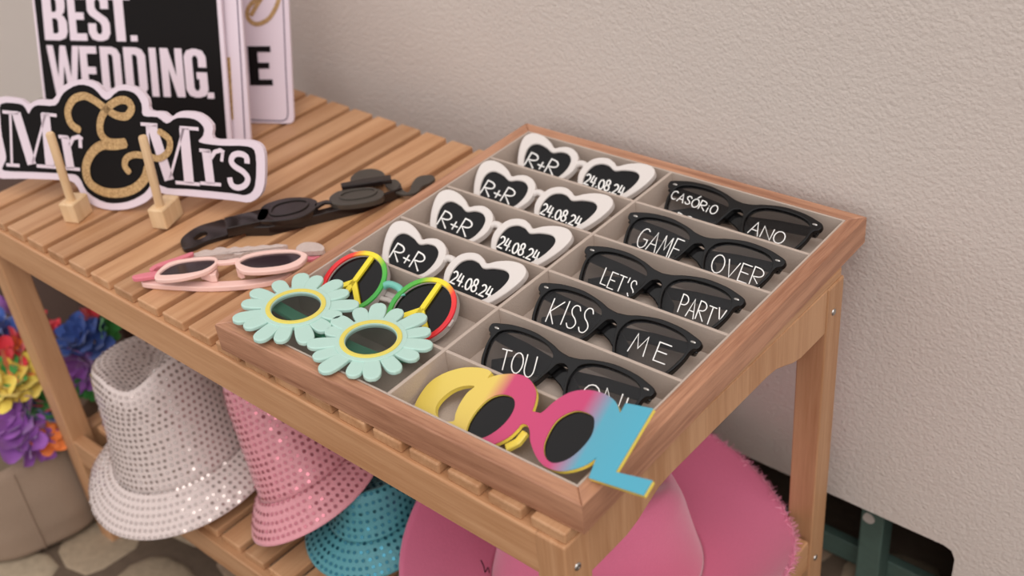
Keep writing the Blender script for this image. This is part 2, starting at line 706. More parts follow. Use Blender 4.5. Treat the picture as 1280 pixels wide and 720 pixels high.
# ================================================================ TABLE
table = empty('slatted_table', Matrix.Translation(((XL + XR) / 2, (YF + YB) / 2, FLOOR)))
tag(table, 'low pine table with slatted top and slatted shelf, against the wall', 'table')
SL_T = 0.0095
slat_me = box_mesh('slat', SLAT_W, (YB - YF) - 0.003, SL_T, 0.0014)
slat_me.materials.append(PINE[1])
for i in range(-2, 19):
    xr = X0 + PITCH * i
    o = link('slat', slat_me, None)
    o.location = (xr - SLAT_W / 2, (YF + YB) / 2 + 0.0015, TOP - SL_T / 2)
    world_child(o, table)
RT, RB = TOP - SL_T, -0.0745          # rail top and bottom
for (y0, y1) in ((YF, YF + 0.018), (YB - 0.018, YB)):
    box('rail', (XL + LEG * 0.6, y0, RB), (XR - LEG + 0.004, y1, RT), PINE[0], table)


def apron(x0, x1, z_top, z_low, z_mid):
    ya, yb = YF + LEG, YB - LEG + 0.003
    L = yb - ya
    bot = []
    for k in range(25):
        t = k / 24
        s = min(max((min(t, 1 - t) - 0.12) / 0.16, 0), 1)
        s = s * s * (3 - 2 * s)
        bot.append((ya + L * t, z_low + (z_mid - z_low) * s))
    loop = [Vector((ya, z_top))] + [Vector(p) for p in bot] + [Vector((yb, z_top))]
    me = plate_mesh('side_rail', [loop], 0, x1 - x0, 0.001, 1)
    o = link('side_rail', me, PINE[1])
    # local (a,b,n) -> world (y,z,x)
    o.matrix_world = Matrix(((0, 0, 1, x0), (1, 0, 0, 0), (0, 1, 0, 0), (0, 0, 0, 1)))
    return world_child(o, table)


apron(XR - 0.018, XR - 0.001, RT, RB - 0.006, RB + 0.010)
apron(XL + 0.001, XL + 0.018, RT, RB - 0.006, RB + 0.010)
leg_me = box_mesh('leg', LEG, LEG, RT - FLOOR, 0.0015)
leg_me.materials.append(PINE[2])
for lx in (XL, XR - LEG):
    for ly in (YF, YB - LEG + 0.003):
        o = link('leg', leg_me, None)
        o.location = (lx + LEG / 2, ly + LEG / 2, (RT + FLOOR) / 2)
        world_child(o, table)
# lower shelf
SH = -0.322
sh_me = box_mesh('shelf_slat', SLAT_W, (YB - YF) - 0.016, SL_T, 0.0014)
sh_me.materials.append(PINE[1])
for i in range(-1, 19):
    xr = X0 + PITCH * i
    if i == 18:
        xr -= 0.0
    o = link('shelf_slat', sh_me if 0 <= i < 18 else box_mesh('shelf_slat', SLAT_W, (YB - YF) - 2 * LEG - 0.004, SL_T, 0.0014), PINE[1])
    o.location = (xr - SLAT_W / 2 + 0.001, (YF + YB) / 2, SH - SL_T / 2)
    world_child(o, table)
for (y0, y1) in ((YF + 0.001, YF + 0.016), (YB - 0.014, YB)):
    box('shelf_rail', (XL + LEG * 0.8, y0, SH - SL_T - 0.034), (XR - LEG + 0.003, y1, SH - SL_T), PINE[0], table)
for x0 in (XL + 0.002, XR - 0.02):
    box('shelf_side_rail', (x0, YF + LEG, SH - SL_T - 0.034), (x0 + 0.018, YB - LEG + 0.003, SH - SL_T), PINE[1], table)
# screws on the right-hand face of the legs
scr = lathe('screw', [(0, 0.0006), (0.0008, 0.0006), (0.0012, 0.0012), (0.0026, 0.0010), (0.0032, 0.0002), (0.0032, -0.001)], 16)
scr.materials.append(STEEL)
for u, v in ((1042, 390), (1019, 697), (722, 708)):
    p = on(u, v, 0, XR)
    o = link('screw', scr, None)
    o.matrix_world = Matrix.Translation((XR, p.y, p.z)) @ Matrix.Rotation(math.pi / 2, 4, 'Y')
    world_child(o, table)

# ================================================================ TRAY
tray_m = Matrix.Translation((0, 0, 0)) @ Matrix.Rotation(TROT, 4, 'Z')
tray = empty('display_tray', tray_m)
tag(tray, 'shallow wooden display tray with grey felt compartments on the table', 'tray')
FT = 0.0125
ZB = TOP + 0.0002


def side(name, pts, mat):
    me = plate_mesh(name, [[Vector(p) for p in pts]], ZB, 0.0, 0.0014, 2)
    return link(name, me, mat, tray)


# in tray coordinates y = -v
side('frame_side', [(0, 0), (TW, 0), (TW - FT, -FT), (FT, -FT)], TRAYW[0])
side('frame_side', [(0, -TD), (FT, -TD + FT), (TW - FT, -TD + FT), (TW, -TD)], TRAYW[0])
side('frame_side', [(0, 0), (FT, -FT), (FT, -TD + FT), (0, -TD)], TRAYW[1])
side('frame_side', [(TW, 0), (TW, -TD), (TW - FT, -TD + FT), (TW - FT, -FT)], TRAYW[1])


def tbox(name, x0, v0, z0, x1, v1, z1, mat, bevel=0.0004):
    o = link(name, box_mesh(name, x1 - x0, v1 - v0, z1 - z0, bevel), mat, tray)
    o.location = ((x0 + x1) / 2, -(v0 + v1) / 2, (z0 + z1) / 2)
    return o


BASE = -0.0246
tbox('felt_base', FT, FT, ZB + 0.0005, TW - FT, TD - FT, BASE, FELT)
LT = 0.0018
tbox('felt_lining', FT, FT, BASE, TW - FT, FT + LT, -0.0006, FELT)
tbox('felt_lining', FT, TD - FT - LT, BASE, TW - FT, TD - FT, -0.0006, FELT)
tbox('felt_lining', FT, FT + LT, BASE, FT + LT, TD - FT - LT, -0.0006, FELT)
tbox('felt_lining', TW - FT - LT, FT + LT, BASE, TW - FT, TD - FT - LT, -0.0006, FELT)
XC = 0.1789
tbox('centre_divider', XC - 0.0015, FT + LT, BASE, XC + 0.0015, TD - FT - LT, -0.0008, FELT)
for r in range(5):
    v = 0.0723 + 0.0627 * r
    tbox('divider', FT + LT, v - 0.0014, BASE, XC - 0.0015, v + 0.0014, -0.0012, FELT)
    tbox('divider', XC + 0.0015, v - 0.0014, BASE, TW - FT - LT, v + 0.0014, -0.0012, FELT)

# ================================================================ GLASSES
mm = 0.001
TH_G = math.radians(26)


def mir(pts):
    return [Vector((-p[0], p[1])) for p in pts][::-1]


def V2(pts):
    return [Vector((p[0] * mm, p[1] * mm)) for p in pts]


def folded_temples(root, mat, half, b0, b1, n=-0.008, w=0.007, t=0.0026):
    for s, nn, bb in ((1, n, 0), (-1, n - 0.003, 0.0)):
        h = half * s
        pts = [(h, b0, n + 0.004), (h - s * 0.004, b0, nn), (h - s * 0.05, b0 - 0.002 + bb, nn), (h - s * 0.095, b1 + 0.004 + bb, nn), (h - s * 0.125, b1 - 0.004 + bb, nn)]
        link('temple', bar_mesh('temple', pts, [w, w, w * 0.9, w * 0.85, w * 1.1], t), mat, root)


# ---- white heart glasses
HO = V2([(5, 20), (3.5, 30), (7, 40), (14, 45.5), (23, 47.3), (31, 45), (36.5, 42.2), (44, 47), (55, 51.3), (66, 52.2), (73, 49), (75.5, 43), (73, 32), (66, 18), (58, 8), (47, 2), (37, 0.5), (25, 2), (13, 8)])
HI = V2([(12, 18), (10.5, 27), (13, 35.5), (20, 40), (28.5, 39.8), (36, 36.8), (45, 40), (56, 41.6), (62.5, 38.3), (63.5, 31), (59, 19), (50, 9), (38, 5), (26, 7), (16, 12)])
pl0 = slot_plane(2, TH_G, 0.094)


def heart_glasses():
    root = empty('heart_sunglasses', pl0.mat())
    ho, hi = catmull(HO, 5), catmull(HI, 5)
    for s in (0, 1):
        a, b = (ho, hi) if s == 0 else (mir(ho), mir(hi))
        link('heart_rim', plate_mesh('heart_rim', [a, b], -0.0045, 0.0022, 0.0011, 2), WHITE, root)
        ln = link('lens', plate_mesh('lens', [b], -0.0012, 0.0002), plain('black_lens', rgb(12, 11, 13), 0.12, spec=0.25), root)
        if s == 1:
            lines = word_lines(pl0, 'R+R', *[p for p in zoomed(460, 230, 4.5, [(390, 226), (548, 300)])], (10.5, -17.0), 0.22)
        else:
            lines = word_lines(pl0, '24.08.24', *zoomed(460, 230, 4.5, [(728, 350), (945, 442)]), (5.6, -13.3), 0.16)
        t = link('lettering', ribbon_mesh('lettering', lines, 0.0013 if s == 1 else 0.0014, 0.0003), CHALK, ln)
        t['label'] = 'white handwritten R+R' if s == 1 else 'white handwritten date 24.08.24'
    link('bridge', tube_mesh('bridge', catmull([Vector(p) for p in [(-.007, .031, -.002), (-.003, .035, -.001), (.003, .035, -.001), (.007, .031, -.002)]], 4, False), 0.0033, 3), WHITE, root)
    folded_temples(root, WHITE, 0.069, 0.042, 0.030)
    return root


def copy_tree(o, parent=None):
    c = o.copy()
    COL.objects.link(c)
    if parent is not None:
        c.parent = parent
    for ch in list(o.children):
        copy_tree(ch, c)
    return c


heart = heart_glasses()
HL = ['white heart sunglasses lettered R+R and 24.08.24, nearest the wall',
      'white heart sunglasses lettered R+R and 24.08.24, beside the GAME OVER glasses',
      "white heart sunglasses lettered R+R and 24.08.24, beside the LET'S PARTY glasses",
      'white heart sunglasses lettered R+R and 24.08.24, next to the peace sign glasses']
for row in range(4):
    o = heart if row == 2 else copy_tree(heart)
    p = slot_plane(row, TH_G + math.radians((0.8, -0.5, 0, 0.6)[row]), 0.094 + (0.0005, -0.002, 0, 0.001)[row])
    o.matrix_world = p.mat()
    tag(o, HL[row], 'sunglasses', 'white heart sunglasses in the tray')

# ---- black square glasses with slogans
WO = V2([(0, 41.5), (9, 42.8), (19, 46), (36, 49), (54, 48.2), (66, 45.5), (73, 43), (74.2, 40), (73, 36.5), (69, 33.5), (67.5, 24), (63, 11), (54, 3), (37, 0.5), (23, 3), (13.5, 11), (8.5, 23), (5, 32), (0, 34.5)])
WI = V2([(12.2, 37.5), (22, 43.2), (37, 45.0), (53, 43.9), (63.0, 39.6), (66, 32), (64, 21), (58.5, 9), (48, 4.2), (34, 3.4), (21.0, 6.8), (13.6, 16), (9.8, 28)])


def zz(spec, a, b):
    return zoomed(spec[0], spec[1], spec[2], [a, b])


ZA, ZB_, ZC = (820, 210, 5.818), (730, 260, 4.5), (600, 340, 4.0)
SLOG = [
    ([('CASQRiO', ZA, (102, 222), (428, 345), (32, -58)), ('DO', ZA, (150, 385), (262, 425), (15, -65))], [('ANO', ZA, (668, 470), (915, 560), (42, -82))], 'reading CASORIO DO ANO, nearest the wall'),
    ([('GAME', ZB_, (285, 215), (512, 302), (52, -105))], [('OVER', ZB_, (706, 350), (985, 455), (36, -95))], 'reading GAME OVER'),
    ([("LET'S", ZB_, (90, 428), (272, 502), (34, -84))], [('PARTY', ZB_, (525, 590), (765, 685), (36, -100))], "reading LET'S PARTY"),
    ([('KISS', ZC, (330, 245), (530, 315), (48, -118))], [('M', ZC, (738, 398), (815, 425), (42, -92)), ('E', ZC, (866, 440), (925, 462), (34, -85))], 'reading KISS ME'),
    ([('TOU', ZC, (88, 488), (262, 530), (26, -102))], [('ON!', ZC, (495, 660), (715, 745), (40, -112))], 'reading TOU ON!, partly hidden by the rainbow COOL glasses'),
]
TH_W = math.radians(26)
WCTR = 0.2615
wo = catmull(WO, 4, False)
wo_full = wo + [p for p in mir(wo)][1:-1]
wi = catmull(WI, 5)
FRAME_ME = plate_mesh('frame', [wo_full, wi, mir(wi)], -0.0036, 0.0022, 0.0009, 2)
FRAME_ME.materials.append(BLACK)
LENS_R = plate_mesh('lens', [wi], -0.0014, 0.0002)
LENS_L = plate_mesh('lens', [mir(wi)], -0.0014, 0.0002)
for lm in (LENS_R, LENS_L):
    lm.materials.append(SMOKE)
RIV = lathe('rivet', [(0, 0.0006), (0.0010, 0.0005), (0.0014, 0.0)], 12)
RIV.materials.append(STEEL)
TEMPS = None
for row, (lw, rw, lab) in enumerate(SLOG):
    p = slot_plane(row, TH_W, WCTR + (0.0, 0.0, -0.0005, 0, 0.001)[row])
    root = empty('slogan_sunglasses', p.mat())
    tag(root, 'black square sunglasses with white handwriting ' + lab, 'sunglasses', 'black slogan sunglasses in the tray')
    link('frame', FRAME_ME, None, root)
    ll, lr = link('lens', LENS_L, None, root), link('lens', LENS_R, None, root)
    for ln, words in ((ll, lw), (lr, rw)):
        lines = []
        for (tx, sp, a, b, up) in words:
            lines += word_lines(p, tx, *zz(sp, a, b), (up[0] / sp[2], up[1] / sp[2]), 0.2)
        lines = [[q for q in l] for l in lines]
        t = link('lettering', ribbon_mesh('lettering', lines, 0.00085, 0.0003), CHALK, ln)
        t['label'] = 'white handwritten lettering'
    for s in (-1, 1):
        o = link('rivet', RIV, None, root)
        o.matrix_local = Matrix.Translation((s * 0.0675, 0.0405, 0.0022)) @ Matrix.Diagonal((1.6, 0.75, 1, 1))
    if TEMPS is None:
        for pts, ws in (([(.0715, .039, -.002), (.069, .039, -.008), (.03, .0365, -.0105), (.004, .0315, -.0105), (-.022, .028, -.0098), (-.045, .021, -.0085), (-.058, .013, -.0065)], [.009, .009, .009, .010, .012, .014, .012]),
                        ([(-.0715, .039, -.002), (-.069, .038, -.006), (-.04, .036, -.0062), (-.012, .032, -.0062), (.005, .026, -.0062), (.015, .019, -.006), (.019, .010, -.0055)], [.009, .009, .010, .011, .012, .012, .010])):
            link('temple', bar_mesh('temple', [Vector(q) for q in pts], ws, 0.0034), BLACK, root)
        TEMPS = [c for c in root.children if c.name.startswith('temple')]
    else:
        for c in TEMPS:
            link('temple', c.data, None, root)

# ---- rainbow peace glasses


def ramp_mat(name, stops, mode, scale, rough=0.35):
    m, nt, b = new_mat(name)
    N, L = nt.nodes, nt.links
    tc = N.new('ShaderNodeTexCoord')
    sx = N.new('ShaderNodeSeparateXYZ')
    L.new(tc.outputs['Object'], sx.inputs[0])
    src = sx.outputs['X']
    if mode == 'abs':
        ab = N.new('ShaderNodeMath')
        ab.operation = 'ABSOLUTE'
        L.new(src, ab.inputs[0])
        src = ab.outputs[0]
    mr = N.new('ShaderNodeMapRange')
    mr.inputs['From Min'].default_value = scale[0]
    mr.inputs['From Max'].default_value = scale[1]
    L.new(src, mr.inputs['Value'])
    rp = N.new('ShaderNodeValToRGB')
    el = rp.color_ramp.elements
    el[0].position, el[0].color = stops[0]
    el[1].position, el[1].color = stops[-1]
    for pos, c in stops[1:-1]:
        e = el.new(pos)
        e.color = c
    L.new(mr.outputs[0], rp.inputs[0])
    L.new(rp.outputs[0], b.inputs['Base Color'])
    b.inputs['Roughness'].default_value = rough
    return m


RB_MAT = ramp_mat('rainbow_print', [(0.0, rgb(60, 165, 70)), (0.22, rgb(90, 180, 60)), (0.42, rgb(240, 220, 50)), (0.62, rgb(245, 215, 50)), (0.80, rgb(232, 60, 50)), (1.0, rgb(222, 36, 50))], 'abs', (0.008, 0.068))
CLEAR = plain('cloudy_plastic', rgb(200, 190, 184), 0.3, alpha=0.75)
YELLOW = plain('yellow_plastic', rgb(240, 218, 52), 0.35)
TEALP = plain('teal_plastic', rgb(120, 196, 180), 0.3, alpha=0.9)
p = slot_plane(4, math.radians(25), 0.0845, vo=0.006)
peace = empty('peace_sunglasses', p.mat())
tag(peace, 'round sunglasses with rainbow rims and yellow peace signs over the lenses', 'sunglasses')
PR, PC = 0.0305, 0.0382
for s in (-1, 1):
    c = (s * PC, 0.031)
    link('rim', plate_mesh('rim', [ellipse(*c, PR, PR), ellipse(*c, PR - 0.0042, PR - 0.0042)], 0.0, 0.0022, 0.0006, 1), RB_MAT, peace)
    link('rim_backing', plate_mesh('rim_backing', [ellipse(*c, PR, PR), ellipse(*c, PR - 0.0045, PR - 0.0045)], -0.005, 0.0), CLEAR, peace)
    link('lens', plate_mesh('lens', [ellipse(*c, PR - 0.004, PR - 0.004)], -0.002, -0.001), plain('dark_lens', rgb(14, 12, 13), 0.08, alpha=0.93, spec=0.3), peace)
    bars = []
    for ang in (90, 270, 222, 318):
        bars.append([Vector(c), Vector((c[0] + math.cos(math.radians(ang)) * (PR - 0.003), c[1] + math.sin(math.radians(ang)) * (PR - 0.003)))])
    link('peace_sign', ribbon_mesh('peace_sign', bars, 0.0046, -0.0006, 0.0022, False), YELLOW, peace)
link('bridge', tube_mesh('bridge', catmull([Vector(q) for q in [(-.012, .036, -.002), (-.006, .041, 0), (.006, .041, 0), (.012, .036, -.002)]], 4, False), 0.0032, 3), TEALP, peace)
link('nose_piece', bar_mesh('nose_piece', [(-.012, .028, -.004), (0, .030, -.005), (.012, .028, -.004)], 0.004, 0.003), CLEAR, peace)
for s in (-1, 1):
    link('hinge', bar_mesh('hinge', [(s * .0645, .031, -.001), (s * .0692, .031, -.003)], 0.007, 0.005), CLEAR, peace)
folded_temples(peace, CLEAR, 0.0665, 0.037, 0.031, n=-0.0075, w=0.006, t=0.0026)

# ---- daisy glasses
A0 = math.radians(-2)
p = Plane(tray_pt(.09, .37, .0055), Vector((math.cos(A0), 0, math.sin(A0))), Vector((0, math.cos(A0), math.sin(A0))))
daisy = empty('daisy_sunglasses', p.mat())
tag(daisy, 'mint green daisy flower sunglasses with yellow ringed lenses lying over the tray rim', 'sunglasses')
MINT = plain('mint_plastic', rgb(181, 214, 203), 0.38, bump=0.05, bscale=60)
MINTD = plain('mint_temple', rgb(104, 196, 158), 0.3, alpha=0.92)
YEL2 = plain('soft_yellow', rgb(224, 208, 98), 0.4)
GRNLENS = plain('green_smoke_lens', rgb(28, 40, 36), 0.05, alpha=0.34, spec=0.5)


def petal_loop(r0, r1, w):
    return catmull([Vector(q) for q in [(r0, -w * 0.30), (r0 + (r1 - r0) * 0.45, -w * 0.48), (r1 - w * 0.35, -w * 0.46), (r1 - w * 0.04, -w * 0.22), (r1, 0), (r1 - w * 0.04, w * 0.22), (r1 - w * 0.35, w * 0.46), (r0 + (r1 - r0) * 0.45, w * 0.48), (r0, w * 0.30)]], 3)


PET = [plate_mesh('petal', [petal_loop(0.0218, r1, w)], -0.0022, 0.0014, 0.0009, 1) for r1, w in ((0.0480, 0.0138), (0.0440, 0.0128), (0.0495, 0.0145), (0.0455, 0.0126))]
for m_ in PET:
    m_.materials.append(MINT)
rd = random.Random(5)
for s, c in ((-1, (-0.0412, 0.0156)), (1, (0.0378, 0.0218))):
    npet = 15
    for k in range(npet):
        o = link('petal', PET[(k * 3 + (s > 0)) % 4], None, daisy)
        ang = 2 * math.pi * (k + 0.3 * s) / npet + rd.uniform(-.05, .05)
        toward = 0.085 if s < 0 else math.pi + 0.085
        da = abs((ang - toward + math.pi) % (2 * math.pi) - math.pi)
        k_ = 0.80 if da < 0.55 else 1.0
        o.matrix_local = Matrix.Translation((c[0], c[1], 0.0006 * (k % 2))) @ Matrix.Rotation(ang, 4, 'Z') @ Matrix.Translation((0.0218 * (1 - k_), 0, 0)) @ Matrix.Diagonal((k_, 1, 1, 1))
    link('flower_disc', plate_mesh('flower_disc', [ellipse(*c, 0.0275, 0.0275), ellipse(*c, 0.0195, 0.0195)], -0.0018, 0.0022, 0.0004, 1), MINT, daisy)
    link('lens_ring', plate_mesh('lens_ring', [ellipse(*c, 0.0238, 0.0238), ellipse(*c, 0.0200, 0.0200)], 0.0018, 0.0030, 0.0005, 1), YEL2, daisy)
    link('lens', plate_mesh('lens', [ellipse(*c, 0.0202, 0.0202)], -0.0015, 0.0004), GRNLENS, daisy)
link('bridge', bar_mesh('bridge', [(-.012, .017, -.003), (-.002, .020, -.002), (.010, .021, -.003)], 0.008, 0.003), MINTD, daisy)
pd = Plane(p.O - p.N * 0.010, p.A, p.B)
dl = [pd.loc(*q) for q in zoomed(280, 300, 3.6, [(205, 292), (232, 303), (300, 335), (440, 405), (560, 470), (690, 525)])]
link('temple', bar_mesh('temple', [Vector((q.x, q.y, n)) for q, n in zip(dl, (-.003, -.008, -.010, -.011, -.012, -.012))], 0.0105, 0.004), MINTD, daisy)
link('temple', bar_mesh('temple', [(.066, .040, -.003), (.060, .040, -.018), (.02, .030, -.0262), (-.04, .024, -.0262)], 0.007, 0.004), MINTD, daisy)

# ---- COOL glasses
tx, ty = math.radians(24), math.radians(10)
p = Plane(tray_pt(.27, .36, -.002), Vector((math.cos(ty), 0, math.sin(ty))), Vector((0, math.cos(tx), math.sin(tx))))
cool = empty('cool_sunglasses', p.mat())
tag(cool, 'novelty sunglasses shaped as the word COOL, fading yellow to pink to blue', 'sunglasses')


def zl(pts, close=4, sm=True, spec=(510, 450, 4.0)):
    L_ = [p.loc(*q) for q in zoomed(*spec, pts)]
    return catmull(L_, close) if sm else L_


def sharp(groups):
    """groups of smooth runs joined with sharp corners"""
    out = []
    for g in groups:
        L_ = [p.loc(*q) for q in zoomed(510, 450, 4.0, g)]
        out += catmull(L_, 4, False) if len(L_) > 2 else L_
    return out


outl = sharp([
    [(70, 290), (38, 262), (35, 235), (60, 180), (110, 115), (180, 70), (270, 42), (350, 40), (400, 50), (420, 65)],
    [(398, 95), (440, 80), (500, 72), (560, 75), (610, 100), (640, 150), (640, 200), (622, 258)],
    [(665, 268), (690, 250), (740, 205), (810, 165), (880, 152), (950, 160), (1010, 185), (1045, 220), (1062, 268)],
    [(1090, 218), (1228, 245)], [(1040, 562), (1225, 605)], [(1180, 680), (905, 592)], [(905, 592), (948, 482)],
    [(940, 495), (880, 532), (800, 555), (740, 555), (680, 530), (640, 480), (614, 410), (612, 365), (600, 330), (570, 322), (545, 350), (500, 390), (430, 425), (360, 445), (290, 430), (245, 385), (225, 345), (180, 335), (120, 320)]])
chole = zl([(335, 134), (280, 133), (220, 155), (165, 200), (140, 245), (150, 285), (190, 308), (232, 306), (240, 270), (265, 215), (300, 165)], 4)
le1 = zl([(935, 310), (915, 275), (850, 255), (785, 275), (735, 315), (695, 385), (680, 440), (690, 490), (730, 518), (800, 500), (865, 450), (920, 380)], 4)
le2 = zl([(537, 215), (515, 183), (460, 175), (400, 200), (340, 260), (302, 325), (295, 370), (310, 400), (350, 400), (415, 375), (480, 325), (525, 265)], 4)
ya_, yb_ = p.loc(510 + 430 / 4, 450 + 120 / 4).x, p.loc(510 + 520 / 4, 450 + 120 / 4).x
ba_, bb_ = p.loc(510 + 900 / 4, 450 + 200 / 4).x, p.loc(510 + 1030 / 4, 450 + 215 / 4).x
fr_ = lambda x: (x + 0.085) / 0.18
COOLM = ramp_mat('cool_print', [(0.0, rgb(224, 200, 92)), (fr_(ya_), rgb(224, 196, 94)), (fr_(yb_), rgb(196, 64, 108)), (fr_(ba_), rgb(192, 62, 110)), (fr_(bb_), rgb(82, 160, 182)), (1.0, rgb(76, 164, 188))], 'x', (-0.085, 0.095))
YEL3 = plain('cool_yellow_core', rgb(238, 214, 90), 0.4)
link('printed_front', plate_mesh('printed_front', [outl, chole, le1, le2], 0.0, 0.0007), COOLM, cool)
link('frame_core', plate_mesh('frame_core', [outl, chole, le1, le2], -0.0030, 0.0), YEL3, cool)
for lp in (le1, le2):
    link('lens', plate_mesh('lens', [lp], -0.0022, -0.001), plain('dark_lens', rgb(14, 12, 13), 0.08), cool)
link('nose_pad', bar_mesh('nose_pad', [p.loc(*q).to_3d() + Vector((0, 0, -.006)) for q in zoomed(510, 450, 4, [(470, 420), (530, 390), (570, 340)])], 0.006, 0.004), YEL3, cool)
link('temple', bar_mesh('temple', [(-.045, .012, -.004), (-.04, .012, -.012), (.0, .010, -.014), (.05, .004, -.018)], 0.006, 0.003), YEL3, cool)

# ================================================================ PROPS ON THE TABLE TOP
BK2 = plain('worn_black_plastic', rgb(34, 25, 23), 0.2, spec=0.5)
BK3 = plain('grey_black_film', rgb(66, 60, 54), 0.3)


def flat_plane(z):
    return Plane(Vector((0, 0, z)), Vector((1, 0, 0)), Vector((0, 1, 0)))


def locs(pl, pts, spec=None):
    if spec:
        pts = zoomed(*spec, pts)
    return [pl.loc(*q) for q in pts]


# folded black novelty glasses (traced on planes just above the slats)
SB = (215, 195, 3.765)
fp = flat_plane(TOP + 0.004)
bk = empty('novelty_glasses', Matrix.Translation(on(380, 270, 2, TOP)))
tag(bk, 'heap of folded black plastic novelty glasses lying beside the tray', 'glasses')


def wplate(name, loops, n0, n1, mat, root, pl, bevel=0.0008):
    o = link(name, plate_mesh(name, loops, n0, n1, bevel, 1), mat)
    o.matrix_world = pl.mat()
    return world_child(o, root)


def wtube(name, pts3, r, mat, root, res=3, closed=False):
    o = link(name, tube_mesh(name, pts3, r, res, closed), mat)
    return world_child(o, root)


hi_p = flat_plane(TOP + 0.015)
wplate('ear_loop', [catmull(locs(fp, [(40, 405), (60, 375), (120, 335), (200, 310), (250, 300), (330, 315), (345, 345), (270, 370), (170, 400), (100, 432), (55, 438)], SB), 4),
                    catmull(locs(fp, [(105, 385), (150, 358), (165, 375), (115, 398)], SB), 4)], -0.004, 0.001, BK2, bk, fp)
wplate('temple', [locs(hi_p, [(245, 290), (430, 245), (470, 250), (440, 300), (350, 320), (255, 340)], SB)], -0.010, 0.0, BK2, bk, hi_p)
wplate('temple', [locs(fp, [(340, 350), (600, 300), (900, 230), (1060, 180), (1080, 150), (1085, 175), (900, 250), (640, 315), (460, 360), (345, 362)], SB)], -0.004, 0.006, BK2, bk, fp)
d1 = catmull(locs(hi_p, [(410, 260), (440, 225), (540, 196), (640, 195), (685, 215), (665, 255), (590, 290), (470, 305), (400, 300)], SB), 5)
wplate('round_lens', [d1], -0.006, 0.0, BK2, bk, hi_p)
c1 = catmull(locs(hi_p, [(455, 262), (480, 230), (560, 208), (630, 208), (645, 228), (610, 258), (530, 280), (470, 282)], SB), 5)
c1i = catmull(locs(hi_p, [(470, 262), (492, 234), (562, 214), (620, 213), (632, 228), (600, 254), (530, 273), (480, 274)], SB), 5)
wplate('lens_ring', [c1, c1i], 0.0, 0.0012, BK2, bk, hi_p, 0.0004)
d2 = catmull(locs(hi_p, [(740, 195), (780, 165), (860, 150), (950, 150), (995, 165), (985, 195), (920, 215), (820, 228), (755, 222)], SB), 5)
wplate('round_lens', [d2], -0.006, 0.0, BK3, bk, hi_p)
c2 = catmull(locs(hi_p, [(785, 190), (830, 165), (920, 152), (965, 160), (950, 185), (880, 203), (810, 207)], SB), 5)
c2i = catmull(locs(hi_p, [(795, 189), (835, 169), (918, 157), (952, 163), (938, 183), (876, 198), (815, 201)], SB), 5)
wplate('lens_ring', [c2, c2i], 0.0, 0.0012, BK3, bk, hi_p, 0.0004)
lo_p = flat_plane(TOP + 0.008)
d3 = catmull(locs(lo_p, [(840, 100), (880, 68), (940, 58), (990, 72), (1005, 100), (980, 125), (900, 130), (850, 122)], SB), 5)
wplate('round_lens', [d3], -0.004, 0.0, BK3, bk, lo_p)
wplate('brow_bar', [locs(hi_p, [(795, 140), (900, 118), (1030, 100), (1035, 122), (900, 142), (800, 155)], SB)], -0.002, 0.003, BK2, bk, hi_p)
wv = catmull(locs(lo_p, [(1000, 130), (1040, 108), (1070, 120), (1090, 160), (1115, 165), (1130, 125), (1160, 95), (1220, 88), (1238, 105), (1215, 125), (1180, 140), (1150, 170), (1090, 180), (1040, 165)], SB), 4)
wplate('wavy_tail', [wv], -0.003, 0.0, BK3, bk, lo_p)
wplate('bridge', [catmull(locs(hi_p, [(670, 225), (720, 206), (750, 210), (755, 220), (720, 218), (680, 240)], SB), 3)], -0.003, 0.0, BK2, bk, hi_p)

# pink cat-eye glasses
SP = (160, 290, 4.923)
PINKP = plain('pale_pink_plastic', rgb(240, 200, 190), 0.25, coat=0.2)
HOTP = plain('rose_plastic', rgb(226, 128, 142), 0.3, alpha=0.92)
PLENS = plain('plum_lens', rgb(52, 38, 44), 0.08, alpha=0.92)
pk = empty('pink_sunglasses', Matrix.Translation(on(285, 345, 2, TOP)))
tag(pk, 'pale pink cat-eye sunglasses with plum lenses lying on the slats', 'sunglasses')
cp = flat_plane(TOP + 0.017)
lo1 = catmull(locs(cp, [(165, 292), (190, 245), (260, 195), (380, 170), (500, 160), (550, 172), (548, 205), (500, 245), (420, 275), (300, 300), (200, 305)], SP), 4)
li1 = catmull(locs(cp, [(200, 272), (230, 235), (300, 200), (400, 182), (500, 175), (538, 182), (525, 208), (470, 240), (400, 258), (300, 270)], SP), 4)
ro1 = catmull(locs(cp, [(660, 205), (690, 170), (760, 140), (880, 120), (1020, 118), (1095, 140), (1100, 170), (1050, 215), (940, 245), (800, 258), (700, 250)], SP), 4)
ri1 = catmull(locs(cp, [(692, 200), (720, 172), (790, 150), (900, 135), (1020, 132), (1064, 150), (1050, 175), (980, 208), (880, 225), (770, 228)], SP), 4)
wplate('rim', [lo1, li1], -0.002, 0.002, PINKP, pk, cp)
wplate('rim', [ro1, ri1], -0.002, 0.002, PINKP, pk, cp)
wplate('lens', [li1], -0.001, 0.0, PLENS, pk, cp, 0)
wplate('lens', [ri1], -0.001, 0.0, PLENS, pk, cp, 0)
wplate('bridge', [catmull(locs(cp, [(540, 180), (600, 178), (680, 165), (690, 182), (620, 195), (545, 198)], SP), 4)], -0.002, 0.0015, PINKP, pk, cp)
np_ = flat_plane(TOP + 0.010)
wplate('nose_pad', [locs(np_, [(445, 268), (545, 225), (555, 240), (545, 285), (510, 288)], SP)], -0.004, 0.004, PINKP, pk, np_)
wplate('nose_pad', [locs(np_, [(668, 225), (700, 245), (715, 262), (690, 268), (672, 255)], SP)], -0.004, 0.004, PINKP, pk, np_)
tp = flat_plane(TOP + 0.0035)
